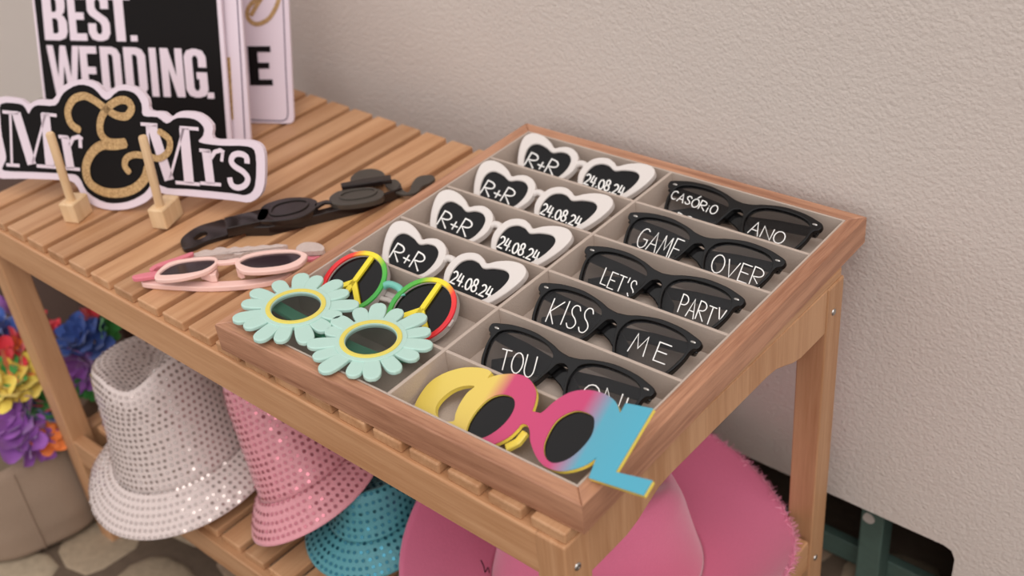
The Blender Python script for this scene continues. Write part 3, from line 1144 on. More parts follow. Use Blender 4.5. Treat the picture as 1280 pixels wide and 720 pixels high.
wplate('temple', [catmull(locs(tp, [(85, 315), (110, 303), (300, 312), (600, 312), (800, 295), (950, 268), (1010, 262), (900, 310), (720, 340), (500, 352), (300, 345), (110, 330)], SP), 3)], -0.003, 0.002, PINKP, pk, tp)
wplate('temple_tip', [catmull(locs(np_, [(30, 280), (100, 262), (225, 245), (235, 268), (140, 285), (45, 298)], SP), 3)], -0.002, 0.002, HOTP, pk, np_)
wplate('temple_tip', [catmull(locs(np_, [(135, 235), (180, 205), (300, 165), (395, 132), (392, 150), (280, 195), (190, 222), (150, 248)], SP), 3)], -0.002, 0.002, HOTP, pk, np_)
# second pair, glittery crown top, just behind
gl = empty('tiara_glasses', Matrix.Translation(on(300, 318, 2, TOP)))
tag(gl, 'clear glittery scalloped party glasses tucked behind the pale pink sunglasses', 'glasses')
GLIT = plain('clear_glitter', rgb(226, 206, 198), 0.25, alpha=0.85, bump=0.8, bscale=700)
gp = flat_plane(TOP + 0.006)
top_l = [(400, 158), (440, 132), (480, 118), (520, 122), (550, 106), (590, 104), (620, 112), (660, 100), (700, 106), (740, 96), (780, 100), (830, 90), (880, 92), (920, 84), (950, 98)]
bot_l = [(955, 112), (880, 122), (780, 132), (730, 135), (690, 150), (640, 142), (610, 132), (570, 150), (480, 152), (410, 165)]
wplate('scalloped_top', [catmull(locs(gp, top_l, SP), 3) + catmull(locs(gp, bot_l, SP), 3)], -0.003, 0.002, GLIT, gl, gp, 0.0004)
wplate('side_wing', [catmull(locs(gp, [(1035, 115), (1055, 88), (1100, 72), (1170, 78), (1208, 100), (1200, 122), (1120, 130), (1060, 130)], SP), 4)], -0.003, 0.002, GLIT, gl, gp, 0.0004)
wplate('rim_bar', [catmull(locs(gp, [(940, 110), (1040, 118), (1120, 132), (1180, 128), (1120, 152), (1040, 140), (950, 126)], SP), 3)], -0.006, -0.003, HOTP, gl, gp, 0.0004)

# ================================================================ SIGN BOARDS


def board_plane(u, v, phi, lean):
    O = on(u, v, 2, TOP + 0.0012)
    ph, al = math.radians(phi), math.radians(lean)
    h = Vector((math.cos(ph), math.sin(ph), 0))
    nb = Vector((-math.sin(ph), math.cos(ph), 0))
    return Plane(O, h, Vector((0, 0, math.cos(al))) + nb * math.sin(al))


CARD = plain('white_card', rgb(222, 205, 214), 0.55)
INK = plain('black_print', rgb(20, 17, 17), 0.55, spec=0.12)
m, nt, b = new_mat('gold_glitter')
nz = nt.nodes.new('ShaderNodeTexVoronoi')
nz.inputs['Scale'].default_value = 900
tc = nt.nodes.new('ShaderNodeTexCoord')
nt.links.new(tc.outputs['Object'], nz.inputs['Vector'])
rp = nt.nodes.new('ShaderNodeValToRGB')
rp.color_ramp.elements[0].color = rgb(150, 112, 68)
rp.color_ramp.elements[1].color = rgb(216, 180, 128)
nt.links.new(nz.outputs['Color'], rp.inputs[0])
nt.links.new(rp.outputs[0], b.inputs['Base Color'])
b.inputs['Roughness'].default_value = 0.4
b.inputs['Metallic'].default_value = 0.25
GOLD = m
LINE = plain('grey_violet_line', rgb(92, 76, 98), 0.5)


BLOCK = {
    'E': [[(0, 0), (1, 0), (1, .15), (.42, .15), (.42, .43), (.9, .43), (.9, .58), (.42, .58), (.42, .85), (1, .85), (1, 1), (0, 1)]],
    'T': [[(.3, 0), (.7, 0), (.7, .85), (1, .85), (1, 1), (0, 1), (0, .85), (.3, .85)]],
    'I': [[(0, 0), (1, 0), (1, 1), (0, 1)]],
    '.': [[(0, 0), (1, 0), (1, 1), (0, 1)]],
    'N': [[(0, 0), (.33, 0), (.33, .58), (.64, 0), (1, 0), (1, 1), (.67, 1), (.67, .42), (.36, 1), (0, 1)]],
    'W': [[(0, 1), (.2, 1), (.3, .35), (.41, 1), (.59, 1), (.7, .35), (.8, 1), (1, 1), (.82, 0), (.6, 0), (.5, .6), (.4, 0), (.18, 0)]],
    'D': [[(0, 0), (.6, 0), (.85, .04), (1, .16), (1, .84), (.85, .96), (.6, 1), (0, 1)], [(.38, .15), (.55, .15), (.62, .2), (.62, .8), (.55, .85), (.38, .85)]],
    'B': [[(0, 0), (.65, 0), (.9, .05), (1, .17), (1, .38), (.9, .48), (.8, .52), (.92, .58), (.97, .7), (.97, .85), (.88, .96), (.62, 1), (0, 1)],
          [(.38, .14), (.56, .14), (.62, .18), (.62, .4), (.55, .45), (.38, .45)], [(.38, .58), (.54, .58), (.6, .63), (.6, .81), (.54, .86), (.38, .86)]],
    'G': [[(1, .62), (1, .84), (.86, .96), (.6, 1), (.4, 1), (.14, .96), (0, .84), (0, .16), (.14, .04), (.4, 0), (.6, 0), (.86, .04), (1, .16), (1, .52), (.52, .52), (.52, .38), (.63, .38), (.63, .2), (.56, .14), (.44, .14), (.37, .2), (.37, .8), (.44, .86), (.56, .86), (.63, .8), (.63, .62)]],
    'S': [[(1, .66), (1, .84), (.86, .96), (.6, 1), (.4, 1), (.14, .96), (0, .84), (0, .62), (.1, .53), (.55, .38), (.63, .32), (.63, .2), (.56, .14), (.44, .14), (.37, .2), (.37, .36), (0, .36), (0, .16), (.14, .04), (.4, 0), (.6, 0), (.86, .04), (1, .16), (1, .36), (.9, .47), (.45, .62), (.37, .68), (.37, .8), (.44, .86), (.56, .86), (.63, .8), (.63, .66)]],
}


def block_letter(pl, ch, bl, br, up, root, mat):
    """bold condensed capital filling a pixel box on the board"""
    s_, e, u = Vector(bl), Vector(br), Vector(up)
    loops = []
    for lp in BLOCK[ch]:
        L_ = []
        for a, b_ in lp:
            q = s_ + (e - s_) * a + u * b_
            L_.append(pl.loc(q.x, q.y))
        loops.append(L_)
    t_ = link('letter', plate_mesh('letter', loops, 0.0004, 0.0006), mat, root)
    return t_


def rounded(pts, r=0.006, n=5):
    out = []
    m_ = len(pts)
    for i in range(m_):
        a, b_, c = Vector(pts[i - 1]), Vector(pts[i]), Vector(pts[(i + 1) % m_])
        d0, d1 = (a - b_).normalized() * r, (c - b_).normalized() * r
        for k in range(n + 1):
            t = k / n
            out.append((b_ + d0) * (1 - t) ** 2 + b_ * 2 * t * (1 - t) + (b_ + d1) * t * t)
    return out


# board A: black BEST. WEDDING. EVER board
pa = board_plane(290, 190, 28, 20)
S1 = (0, 0, 3.2)
xl_, xr_ = pa.loc(47, 60).x, pa.loc(283.5, 100).x
A = empty('wedding_sign', pa.mat())
tag(A, 'black photo prop board with bold white words BEST. WEDDING. and a white edge', 'sign')
BH = 0.255
link('card', plate_mesh('card', [rounded([(xl_, 0), (xr_, 0), (xr_, BH), (xl_, BH)], 0.003)], -0.0035, 0.0), CARD, A)
bw = 0.0048
link('black_face', plate_mesh('black_face', [[Vector(q) for q in [(xl_ + bw * 0.6, bw), (xr_ - bw, bw), (xr_ - bw, BH - bw), (xl_ + bw * 0.6, BH - bw)]]], 0.0, 0.0003), INK, A)
for ch, a, b_ in [('W', 204, 332), ('E', 334, 402), ('D', 416, 496), ('D', 510, 596), ('I', 612, 640), ('N', 656, 744), ('G', 750, 838)]:
    ya = 376 + (a - 200) * 0.024
    block_letter(pa, ch, *zoomed(*S1, [(a, ya), (b_, ya + (b_ - a) * 0.024)]), (-5.6, -61), A, CARD)
for ch, a, b_ in [('B', 182, 275), ('E', 283, 352), ('S', 360, 446), ('T', 440, 534)]:
    ya = 160 + (a - 180) * 0.018
    block_letter(pa, ch, *zoomed(*S1, [(a, ya), (b_, ya + (b_ - a) * 0.018)]), (-5.6, -61), A, CARD)
for (x, y) in ((832, 394), (525, 165)):
    block_letter(pa, '.', *zoomed(*S1, [(x, y), (x + 27, y + 0.6)]), (-0.6, -7.5), A, CARD)

# board B: white board just behind it
pb = board_plane(318, 186, 28, 20)
S7 = (260, 0, 4.235)
xr_ = pb.loc(308, 100).x
B_ = empty('photo_prop_board', pb.mat())
tag(B_, 'white card board with thin dark border line, mostly hidden behind the black wedding sign', 'sign')
link('card', plate_mesh('card', [rounded([(xr_ - 0.16, 0), (xr_, 0), (xr_, 0.25), (xr_ - 0.16, 0.25)], 0.004)], -0.0035, 0.0), CARD, B_)
link('border_line', ribbon_mesh('border_line', [[pb.loc(*q) for q in zoomed(*S7, [(145, -300), (155, 0), (176, 360), (196, 740)])]], 0.0012, 0.0002, 0.0002, False), LINE, B_)
link('gold_bar', plate_mesh('gold_bar', [locs(pb, [(60, 305), (118, 303), (136, 632), (80, 634)], S7)], 0.0002, 0.0005), GOLD, B_)

# board C: white board with a black E and gold script
pc = board_plane(362, 154.5, 28, 22)
xr_ = pc.loc(365, 100).x
C_ = empty('photo_prop_board', pc.mat())
tag(C_, 'white card board with a black letter E and gold script, leaning by the wall', 'sign')
link('card', plate_mesh('card', [rounded([(xr_ - 0.17, 0), (xr_, 0), (xr_, 0.20), (xr_ - 0.17, 0.20)], 0.007)], -0.003, 0.0), CARD, C_)
link('border_line', ribbon_mesh('border_line', [[pc.loc(*q) for q in zoomed(*S7, [(380, -300), (398, 0), (412, 360), (424, 600), (418, 628), (396, 640), (300, 638), (230, 634), (0, 628)])]], 0.0012, 0.0002, 0.0002, False), LINE, C_)
block_letter(pc, 'E', *zoomed(*S7, [(224, 452), (345, 452)]), (-3.6, -49), C_, INK)
gs = catmull([pc.loc(*q) for q in zoomed(*S7, [(290, -60), (260, -10), (215, 40), (212, 95), (255, 128), (315, 105), (355, 50), (375, -20), (330, -60), (270, 10), (230, 80)])], 4, False)
link('gold_script', ribbon_mesh('gold_script', [gs], 0.0048, 0.0003, 0.0002), GOLD, C_)

# ---- Mr & Mrs sign
pm = board_plane(143, 262.8, 22.5, 18)
S8 = (0, 90, 3.765)
Mr = empty('mr_and_mrs_sign', pm.mat())
tag(Mr, 'black and white cut-out sign reading Mr & Mrs with a gold ampersand', 'sign')
wpts = [(-12, 120), (90, 126), (112, 138), (135, 152), (160, 138), (185, 130), (250, 128), (290, 70), (370, 36), (450, 50), (500, 96), (560, 62), (640, 72), (695, 125), (706, 180), (770, 188), (805, 212), (850, 186), (940, 195), (1000, 250), (1003, 312), (1090, 318), (1190, 324), (1238, 360), (1247, 450), (1236, 560), (1180, 612), (1100, 605), (930, 588), (780, 575), (740, 562), (690, 610), (600, 645), (490, 645), (400, 600), (350, 522), (280, 508), (120, 502), (-20, 495), (-22, 420), (-4, 380), (-18, 330), (-22, 200)]
bpts = [(5, 150), (92, 150), (118, 168), (135, 196), (152, 170), (180, 156), (262, 156), (300, 98), (370, 60), (440, 76), (500, 132), (560, 88), (630, 98), (666, 150), (674, 205), (740, 212), (785, 242), (835, 216), (915, 222), (958, 260), (955, 300), (938, 330), (1040, 346), (1165, 350), (1203, 390), (1200, 535), (1160, 578), (1090, 570), (900, 552), (790, 546), (722, 522), (680, 570), (600, 610), (500, 614), (412, 565), (368, 490), (300, 478), (150, 470), (22, 464), (16, 440), (30, 400), (10, 300), (3, 220)]
link('card', plate_mesh('card', [catmull(locs(pm, wpts, S8), 3)], -0.0045, 0.0), CARD, Mr)
link('black_face', plate_mesh('black_face', [catmull(locs(pm, bpts, S8), 3)], 0.0, 0.0003), INK, Mr)
px = (pm.loc(100, 200) - pm.loc(110, 200)).length / 10 / 3.765     # metres for one zoomed pixel
R8 = [([(50, 192), (58, 436)], 11), ([(78, 192), (152, 434)], 42), ([(155, 430), (215, 200)], 11), ([(214, 196), (238, 444)], 42), ([(14, 187), (88, 193)], 13), ([(32, 436), (94, 440)], 13), ([(198, 197), (268, 204)], 13), ([(175, 441), (270, 448)], 13),
      ([(308, 306), (334, 455)], 38), ([(285, 450), (378, 458)], 13), ([(278, 303), (322, 307)], 13), ([(330, 345), (345, 312), (372, 304), (390, 318)], 16), ([(372, 335), (388, 338)], 34),
      ([(694, 250), (712, 500)], 11), ([(716, 252), (798, 508)], 42), ([(800, 505), (866, 265)], 11), ([(868, 264), (892, 524)], 42), ([(664, 244), (742, 250)], 13), ([(848, 261), (936, 268)], 13), ([(828, 519), (942, 528)], 13),
      ([(972, 368), (992, 526)], 38), ([(944, 522), (1042, 530)], 13), ([(940, 367), (990, 373)], 13), ([(994, 405), (1012, 376), (1038, 368), (1056, 380)], 16), ([(1040, 398), (1054, 402)], 34)]
lines = [([pm.loc(*q) for q in zoomed(*S8, l)], w * px) for l, w in R8]
sc = catmull([pm.loc(*q) for q in zoomed(*S8, [(1165, 430), (1160, 398), (1130, 384), (1100, 392), (1090, 420), (1108, 445), (1145, 468), (1168, 500), (1155, 532), (1120, 544), (1092, 530), (1082, 496)])], 3, False)
lines.append((sc, 22 * px))
for a, b_ in ((0, 8), (8, 13), (13, 20), (20, 25), (25, 26)):
    t = link('letter', ribbon_mesh('letter', lines[a:b_], 0.004, 0.0005, 0.0002, False), CARD, Mr)
    t['label'] = 'white serif letter'
amp = [([(375, 272), (335, 240), (322, 180), (350, 128), (400, 112), (450, 135), (500, 172), (550, 203), (598, 207), (622, 170), (602, 136), (560, 134), (512, 165), (478, 220), (476, 285), (510, 325), (555, 332), (590, 328)], 30),
       ([(592, 335), (540, 345), (480, 345), (432, 385), (408, 450), (425, 520), (490, 562), (570, 568), (640, 545), (685, 500), (700, 450)], 36),
       ([(612, 470), (592, 440), (600, 405), (640, 388), (700, 395), (755, 405), (798, 370), (800, 315), (752, 278)], 26)]
lines = [(catmull([pm.loc(*q) for q in zoomed(*S8, l)], 4, False), w * px) for l, w in amp]
for k, (l, w) in enumerate(lines):
    t = link('ampersand', ribbon_mesh('ampersand', [(l, w)], 0.004, 0.00075 + 0.0003 * k, 0.0002), GOLD, Mr)
    t['label'] = 'gold glitter ampersand stroke'

# dowel stands that hold the sign up
for k, (u0, v0, u1, v1, bl) in enumerate(((62, 166, 88, 243, (70, 270)), (178, 170, 199, 250, (184, 277)))):
    P = on(u1, v1 + 6, 2, TOP + 0.022)
    ph = math.radians(22.5)
    h = Vector((math.cos(ph), math.sin(ph), 0))
    nb = Vector((-math.sin(ph), math.cos(ph), 0))
    st = empty('dowel_stand', Matrix.Translation((P.x, P.y, TOP)) @ Matrix.Rotation(ph, 4, 'Z'))
    tag(st, 'pale wooden dowel stand in front of the ' + ('word Mr' if k == 0 else 'gold ampersand') + ' on the sign', 'stand', 'wooden sign stands')
    dp = 0.024 if k == 0 else 0.030
    bmsh = box_mesh('base_block', 0.017, dp, 0.021, 0.0015)
    o = link('base_block', bmsh, BEECH, st)
    o.location = (0, dp / 2 - 0.009, 0.0106)
    # dowel: top found on the vertical plane through its foot
    d = ray(u0, v0)
    vn = Vector((CAM.x - P.x, CAM.y - P.y, 0)).normalized()
    tt = (P - CAM).dot(vn) / d.dot(vn)
    T_ = CAM + d * tt
    inv = st.matrix_world.inverted()
    a, c = inv @ Vector((P.x, P.y, TOP + 0.016)), inv @ T_
    link('dowel', tube_mesh('dowel', [a, a.lerp(c, .5), c - (c - a) * 0.02, c], 0.0042, 4, radii=[1, 1, 1, .8]), BEECH, st)


# ================================================================ HATS ON THE SHELF
def hat_fn(rx, ry, H, brim, curl_side, drop_front, drop_back, taper=0.16, dent=0.026, pinch=0.30, flare=0.0):
    """f(phi, s): s 0..1 crown top, 1..2 crown side, 2..3 brim; front of the hat is -y"""
    def gauss(x, w):
        return math.exp(-(x / w) ** 2)

    def angd(a, b):
        return (a - b + math.pi) % (2 * math.pi) - math.pi

    def sst(x):
        x = min(max(x, 0), 1)
        return x * x * (3 - 2 * x)

    def f(phi, s):
        c, sn = math.cos(phi), math.sin(phi)
        front = -math.pi / 2
        pn = gauss(angd(phi, front - 0.8), 0.55) + gauss(angd(phi, front + 0.8), 0.55)
        if s <= 2:
            t = 1.0 if s <= 1 else 2 - s
            k = (1 - taper * t) * (1 - pinch * pn * t ** 2)
            k += flare * (1 - t) ** 3
            if s <= 1:
                k *= 1 - (1 - s) * 0.999
                k *= 1 - 0.07 * s ** 6
            elif s < 1.18:
                k *= 1 - 0.07 * (1 - (s - 1) / 0.18) ** 2
            x, y = rx * k * c, ry * k * sn
            z = H * t
            z += t ** 2 * 0.010 * (-sn) * (min(s, 1))
            # lengthwise dent, fading out down the side
            dw = dent * gauss(x, 0.026)
            if s <= 1:
                z += 0.006 * (1 - s ** 4)
                z -= dw * (1 - 0.55 * sst((s - 0.55) / 0.45))
            else:
                z -= dw * 0.45 * (1 - sst((s - 1) / 0.45))
            return Vector((x, y, z))
        t = s - 2
        k = 1 + flare + (brim - 1 - flare) * t
        x, y = rx * k * c, ry * k * sn
        z = curl_side * abs(c) ** 2 * t ** 2.2
        z += (drop_front * max(-sn, 0) ** 1.2 + drop_back * max(sn, 0) ** 1.2) * t ** 1.15
        return Vector((x, y, z))
    return f


def hat_mesh(name, f, s0, s1, nv, nu=64, thick=0.0):
    me = grid_mesh(name, lambda u, v: tuple(f(2 * math.pi * u, s0 + (s1 - s0) * v)), nu, nv)
    return me


def sequins(name, f, mat, spacing=0.0068, r=0.0019, seed=1, tilt=0.22):
    rd = random.Random(seed)
    V, F = [], []

    def put(phi, s):
        p = f(phi, s)
        e = 1e-3
        d1 = f(phi + e * 4, s) - p
        d2 = f(phi, min(s + e * 4, 2.999)) - f(phi, s - e * 4)
        n = d2.cross(d1)
        if n.length < 1e-12:
            return
        n.normalize()
        if s <= 2 and n.dot(Vector((p.x, p.y, 0.05))) < 0:
            n = -n
        if s > 2 and n.z < 0:
            n = -n
        t = d1.normalized()
        n = (n + Vector((rd.gauss(0, tilt), rd.gauss(0, tilt), rd.gauss(0, tilt))) * 0.5).normalized()
        t = (t - n * t.dot(n)).normalized()
        b = n.cross(t)
        base = len(V)
        c = p + n * 0.0015
        for k in range(8):
            a = math.pi * k / 4
            q = c + t * (r * math.cos(a)) + b * (r * math.sin(a))
            V.append((q.x, q.y, q.z))
        F.append(tuple(range(base, base + 8)))
    # rows by arc length along the profile at a typical angle
    row = 0
    s = 0.12
    while s < 2.97:
        P0 = f(0.3, s)
        per = 0.0
        last = f(0, s)
        for k in range(1, 41):
            q = f(2 * math.pi * k / 40, s)
            per += (q - last).length
            last = q
        n = max(3, int(per / spacing))
        for k in range(n):
            put(2 * math.pi * (k + 0.5 * (row % 2)) / n, s)
        ds = 0.004
        while (f(0.3, s + ds) - P0).length < spacing * 0.9 and ds < 0.4:
            ds += 0.004
        s += ds
        row += 1
    me = bpy.data.meshes.new(name)
    me.from_pydata(V, [], F)
    me.update()
    me.materials.append(mat)
    return me


def fedora(label, loc, rz, tiltx, tilty, base_mat, seq_mat, f, seed, band=None, scale=1.0):
    mw = Matrix.Translation(loc) @ Matrix.Rotation(tilty, 4, 'Y') @ Matrix.Rotation(tiltx, 4, 'X') @ Matrix.Rotation(rz, 4, 'Z') @ Matrix.Scale(scale, 4)
    root = empty('sequin_fedora', mw)
    tag(root, label, 'hat', 'sequin fedoras on the shelf')
    cr = link('crown', hat_mesh('crown', f, 0.0, 2.0, 40), base_mat, root)
    br = link('brim', hat_mesh('brim', f, 2.0, 3.0, 16), base_mat, root)
    for o in (cr, br):
        md = o.modifiers.new('cloth', 'SOLIDIFY')
        md.thickness = 0.0012
        md.offset = 0
    sq = link('sequins', sequins('sequins', f, seq_mat, seed=seed), None, root)
    sq['kind'] = 'stuff'
    return root


def net(name, col, rough=0.45):
    return plain(name, col, rough, bump=0.3, bscale=500, var=0.10, sheen=0.2)


FED = hat_fn(0.072, 0.082, 0.112, 1.60, -0.014, -0.026, -0.012, taper=0.13, dent=0.030, pinch=0.14, flare=0.12)
silver = fedora('silver sequin fedora tipped over the front edge of the lower shelf', (-0.233, -0.334, -0.2872), math.radians(40), math.radians(4), math.radians(-8),
                net('silver_net', rgb(206, 190, 185)), plain('silver_sequin', rgb(188, 173, 168), 0.16, metal=0.6), FED, 1)
FED2 = hat_fn(0.052, 0.060, 0.114, 1.52, -0.018, -0.030, -0.018, taper=0.26, dent=0.018, pinch=0.18, flare=0.06)
pinkf = fedora('pink sequin fedora on the lower shelf, between the silver and teal ones', (-0.060, -0.300, -0.2652), math.radians(25), math.radians(2), math.radians(-28),
               net('pink_net', rgb(216, 146, 155)), plain('pink_sequin', rgb(190, 116, 128), 0.18, metal=0.5), FED2, 2)
FED3 = hat_fn(0.041, 0.047, 0.037, 1.74, -0.012, -0.022, -0.012, taper=0.30, dent=0.014, pinch=0.16, flare=0.10)
tealf = fedora('teal sequin fedora on the lower shelf, beside the plain pink hat', (0.007, -0.281, -0.2940), math.radians(10), math.radians(4), math.radians(0),
               net('teal_net', rgb(74, 144, 154)), plain('teal_sequin', rgb(44, 108, 126), 0.2, metal=0.6), FED3, 3)

# big plain pink hat with feather trim
COW = hat_fn(0.084, 0.096, 0.112, 1.92, 0.070, 0.030, 0.020, taper=0.20, dent=0.03, pinch=0.22, flare=0.04)
PINKH = plain('pink_felt', rgb(216, 112, 146), 0.85, bump=0.15, bscale=500, var=0.05, sheen=0.5)
cow = empty('pink_cowgirl_hat', Matrix.Translation((0.2175, -0.1965, -0.3209)) @ Matrix.Rotation(math.radians(-36), 4, 'Z'))
tag(cow, 'big plain pink cowgirl hat with fluffy trim filling the end of the lower shelf', 'hat')
for nm, a, b_, nv in (('crown', 0, 2, 40), ('brim', 2, 3, 18)):
    o = link(nm, hat_mesh(nm, COW, a, b_, nv, 72), PINKH, cow)
    md = o.modifiers.new('felt', 'SOLIDIFY')
    md.thickness = 0.002
    md.offset = 0
V, F = [], []
rd = random.Random(11)
for k in range(1500):
    ph = math.radians(rd.uniform(-45, 130))
    p0 = COW(ph, 2.99)
    out = Vector((math.cos(ph), math.sin(ph), 0))
    d = (out * rd.uniform(0.2, 1.0) + Vector((rd.gauss(0, .6), rd.gauss(0, .6), rd.gauss(0.1, .6)))).normalized() * rd.uniform(0.003, 0.009)
    sd = d.cross(Vector((rd.random(), rd.random(), rd.random()))).normalized() * 0.0003
    b0 = len(V)
    for q in (p0 - sd, p0 + sd, p0 + d * 0.6 + sd * 0.6 + Vector((0, 0, 0.001)), p0 + d):
        V.append(tuple(q))
    F += [(b0, b0 + 1, b0 + 2), (b0, b0 + 2, b0 + 3)]
me = bpy.data.meshes.new('feather_trim')
me.from_pydata(V, [], F)
tr = link('feather_trim', me, plain('pink_feather', rgb(234, 158, 182), 0.8), cow)
tr['kind'] = 'stuff'

# ================================================================ SACK OF FLOWER GARLANDS
SACK = plain('beige_canvas', rgb(146, 124, 106), 0.9, bump=0.35, bscale=420, var=0.08)
BC = Vector((-0.56, -0.412, FLOOR))


def sack_fn(u, v):
    t = 2 * math.pi * u
    prof = [(0.02, 0.003), (0.118, 0.002), (0.130, 0.012), (0.134, 0.045), (0.132, 0.09), (0.126, 0.135), (0.122, 0.145), (0.117, 0.138), (0.118, 0.09)]
    k = v * (len(prof) - 1)
    i = min(int(k), len(prof) - 2)
    fr_ = k - i
    r = prof[i][0] * (1 - fr_) + prof[i + 1][0] * fr_
    z = prof[i][1] * (1 - fr_) + prof[i + 1][1] * fr_
    r *= 1 + 0.018 * math.sin(5 * t + 3 * z / 0.1) * min(z / 0.05, 1) + 0.012 * math.sin(9 * t + 1)
    z += 0.006 * math.sin(3 * t) * (z / 0.14)
    return (r * math.cos(t), r * math.sin(t), z)


sack = empty('canvas_sack', Matrix.Translation(BC))
tag(sack, 'round beige canvas sack full of flower garlands on the floor by the table leg', 'sack')
o = link('sack_body', grid_mesh('sack_body', sack_fn, 72, 41), SACK, sack)
seam = [Vector((0.1335 * math.cos(a), 0.1335 * math.sin(a), z)) for a, z in [(-0.35, 0.01 + 0.012 * k) for k in range(11)]]
link('seam', tube_mesh('seam', [Vector((sack_fn(0.945, (k + 2.0) / 16)[0] * 1.003, sack_fn(0.945, (k + 2.0) / 16)[1] * 1.003, sack_fn(0.945, (k + 2.0) / 16)[2])) for k in range(9)], 0.0014, 2), SACK, sack)


def flower_mesh(k, col):
    rd = random.Random(k)
    V, F = [], []
    for layer in range(2):
        n = 5
        R_ = 0.033 * (1.0 - 0.34 * layer)
        for i in range(n):
            a0 = 2 * math.pi * (i + 0.5 * layer) / n + rd.uniform(-.15, .15)
            base = len(V)
            nu_, nv_ = 5, 5
            lift = rd.uniform(0.2, 0.55) + 0.35 * layer
            for jv in range(nv_):
                rr = R_ * (0.12 + 0.88 * jv / (nv_ - 1))
                wd = 0.62 * math.sin(math.pi * min(0.22 + 0.62 * jv / (nv_ - 1), 1))
                for iu in range(nu_):
                    q = (iu / (nu_ - 1) - 0.5) * 2
                    a = a0 + q * wd * 1.15
                    rq = rr * (1 - 0.16 * q * q * jv / (nv_ - 1))
                    z = rq * lift * (jv / (nv_ - 1)) + 0.0035 * math.sin(q * 3 + i) * jv / (nv_ - 1) + 0.002 * layer
                    V.append((rq * math.cos(a), rq * math.sin(a), z))
            for jv in range(nv_ - 1):
                for iu in range(nu_ - 1):
                    w = base + jv * nu_ + iu
                    F.append((w, w + 1, w + nu_ + 1, w + nu_))
    me = bpy.data.meshes.new('flower')
    me.from_pydata(V, [], F)
    me.update()
    smooth(me)
    me.materials.append(plain('petal_%d_%d_%d' % col, rgb(*col), 0.8, sheen=0.3))
    return me


RED, ORG, YLW, GRN, BLU, PUR, PYL = (206, 44, 58), (240, 128, 58), (226, 200, 84), (62, 148, 66), (48, 78, 150), (146, 82, 166), (222, 212, 120)
FM = {}


def garland(name_label, items, heap):
    """items: pixel, colour, size; each flower sits where its line of sight meets the heap"""
    c, rad = heap
    root = empty('flower_garland', Matrix.Translation(c))
    tag(root, name_label, 'garland', 'flower garlands')
    cord = []
    for k, (u, v, col, size) in enumerate(items):
        d = ray(u, v)
        o_ = CAM - c
        sx = Vector((d.x / rad[0], d.y / rad[1], d.z / rad[2]))
        ox = Vector((o_.x / rad[0], o_.y / rad[1], o_.z / rad[2]))
        A_, B2, C2 = sx.dot(sx), ox.dot(sx), ox.dot(ox) - 1
        disc = B2 * B2 - A_ * C2
        t = (-B2 - math.sqrt(disc)) / A_ if disc > 0 else -B2 / A_
        P = CAM + d * t
        n = Vector(((P - c).x / rad[0] ** 2, (P - c).y / rad[1] ** 2, (P - c).z / rad[2] ** 2)).normalized()
        n = (n + Vector((random.gauss(0, .35), random.gauss(0, .35), random.gauss(0, .35)))).normalized()
        if col not in FM:
            FM[col] = [flower_mesh(len(FM) * 3 + q, col) for q in range(3)]
        o = link('flower', FM[col][k % 3], None)
        o.matrix_world = Matrix.Translation(P) @ n.to_track_quat('Z', 'Y').to_matrix().to_4x4() @ Matrix.Rotation(random.uniform(0, 6), 4, 'Z') @ Matrix.Scale(size, 4)
        world_child(o, root)
        cord.append(P - n * 0.004)
    cord.sort(key=lambda q: q.z)
    link_o = link('cord', tube_mesh('cord', catmull(cord, 3, False), 0.0012, 2), plain('white_cord', rgb(220, 210, 205), 0.8))
    world_child(link_o, root)
    return root


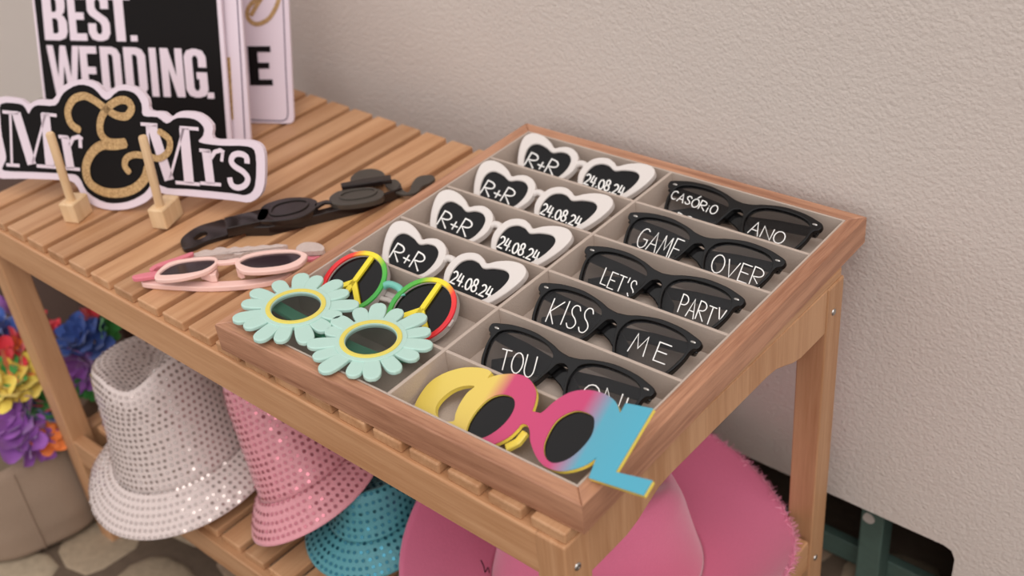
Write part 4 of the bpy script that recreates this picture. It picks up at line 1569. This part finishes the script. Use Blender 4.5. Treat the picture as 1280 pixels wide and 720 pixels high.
heap = (Vector((-0.56, -0.412, -0.375)), (0.125, 0.125, 0.135))
garland('rainbow cloth flower garland heaped on top of the beige sack', [
    (8, 392, PUR, 1.0), (-12, 410, BLU, 1.0), (14, 424, BLU, .9), (36, 408, RED, 1.1), (20, 436, RED, 1.0), (50, 436, ORG, .95), (24, 455, ORG, 1.0), (-4, 452, RED, 1.0), (42, 460, PYL, .85), (50, 470, PYL, .85),
    (10, 478, YLW, 1.0), (36, 476, YLW, .95), (-10, 490, YLW, 1.0), (-2, 470, GRN, .9), (8, 488, YLW, .75), (56, 420, RED, .9)], heap)
garland('red, orange and purple flower garland hanging down over the rim of the sack', [
    (60, 500, RED, .85), (62, 518, BLU, .9), (30, 522, PUR, 1.0), (60, 548, ORG, .72), (48, 508, GRN, .8), (20, 545, PUR, 1.1), (42, 552, PUR, .9), (-6, 530, PUR, 1.0)], (Vector((-0.56, -0.412, -0.40)), (0.140, 0.140, 0.12)))

# dark box and garland beyond the table leg
DB = plain('dark_brown_card', rgb(74, 52, 42), 0.85, bump=0.2, bscale=80, var=0.1)
db = empty('dark_box', Matrix.Translation((-0.72, -0.12, FLOOR)))
tag(db, 'dark brown box standing in the shade beyond the table leg', 'box')
box('box_body', (-0.92, -0.26, FLOOR + 0.001), (-0.47, -0.01, -0.19), DB, db, 0.004)
box('box_lid', (-0.925, -0.265, -0.19), (-0.465, -0.005, -0.165), DB, db, 0.004)
garland('blue, purple and green flower garland over the sack rim behind the table leg', [
    (92, 432, BLU, .8), (100, 420, BLU, .9), (118, 428, BLU, .85), (104, 452, PUR, .85), (118, 460, PUR, .8), (128, 408, GRN, .75), (118, 398, RED, .6), (112, 480, GRN, .65), (102, 468, PUR, .75)],
    (Vector((-0.472, -0.300, -0.312)), (0.045, 0.045, 0.065)))

# scrap of black handwriting on the pink hat, laid on its surface
from mathutils.bvhtree import BVHTree
bpy.context.view_layer.update()
brim = [c for c in cow.children if c.name.startswith('brim')][0]
mwb = cow.matrix_basis
bvh = BVHTree.FromPolygons([mwb @ v.co for v in brim.data.vertices], [tuple(q.vertices) for q in brim.data.polygons])
k_ = 0
for st in ([(500, 630), (507, 645), (515, 662), (524, 702)], [(528, 695), (536, 676), (542, 672), (548, 702)], [(556, 706), (562, 690), (570, 722)]):
    pts = []
    for (u, v) in zoomed(490, 560, 4.5, st):
        h_ = bvh.ray_cast(CAM, ray(u, v).normalized())
        if h_[0] is not None:
            pts.append(h_[0] - ray(u, v).normalized() * 0.0015)
    if len(pts) > 2:
        o = link('handwriting', tube_mesh('handwriting', pts, 0.0005, 1), INK)
        world_child(o, cow)
        k_ += 1
print('handwriting strokes', k_)
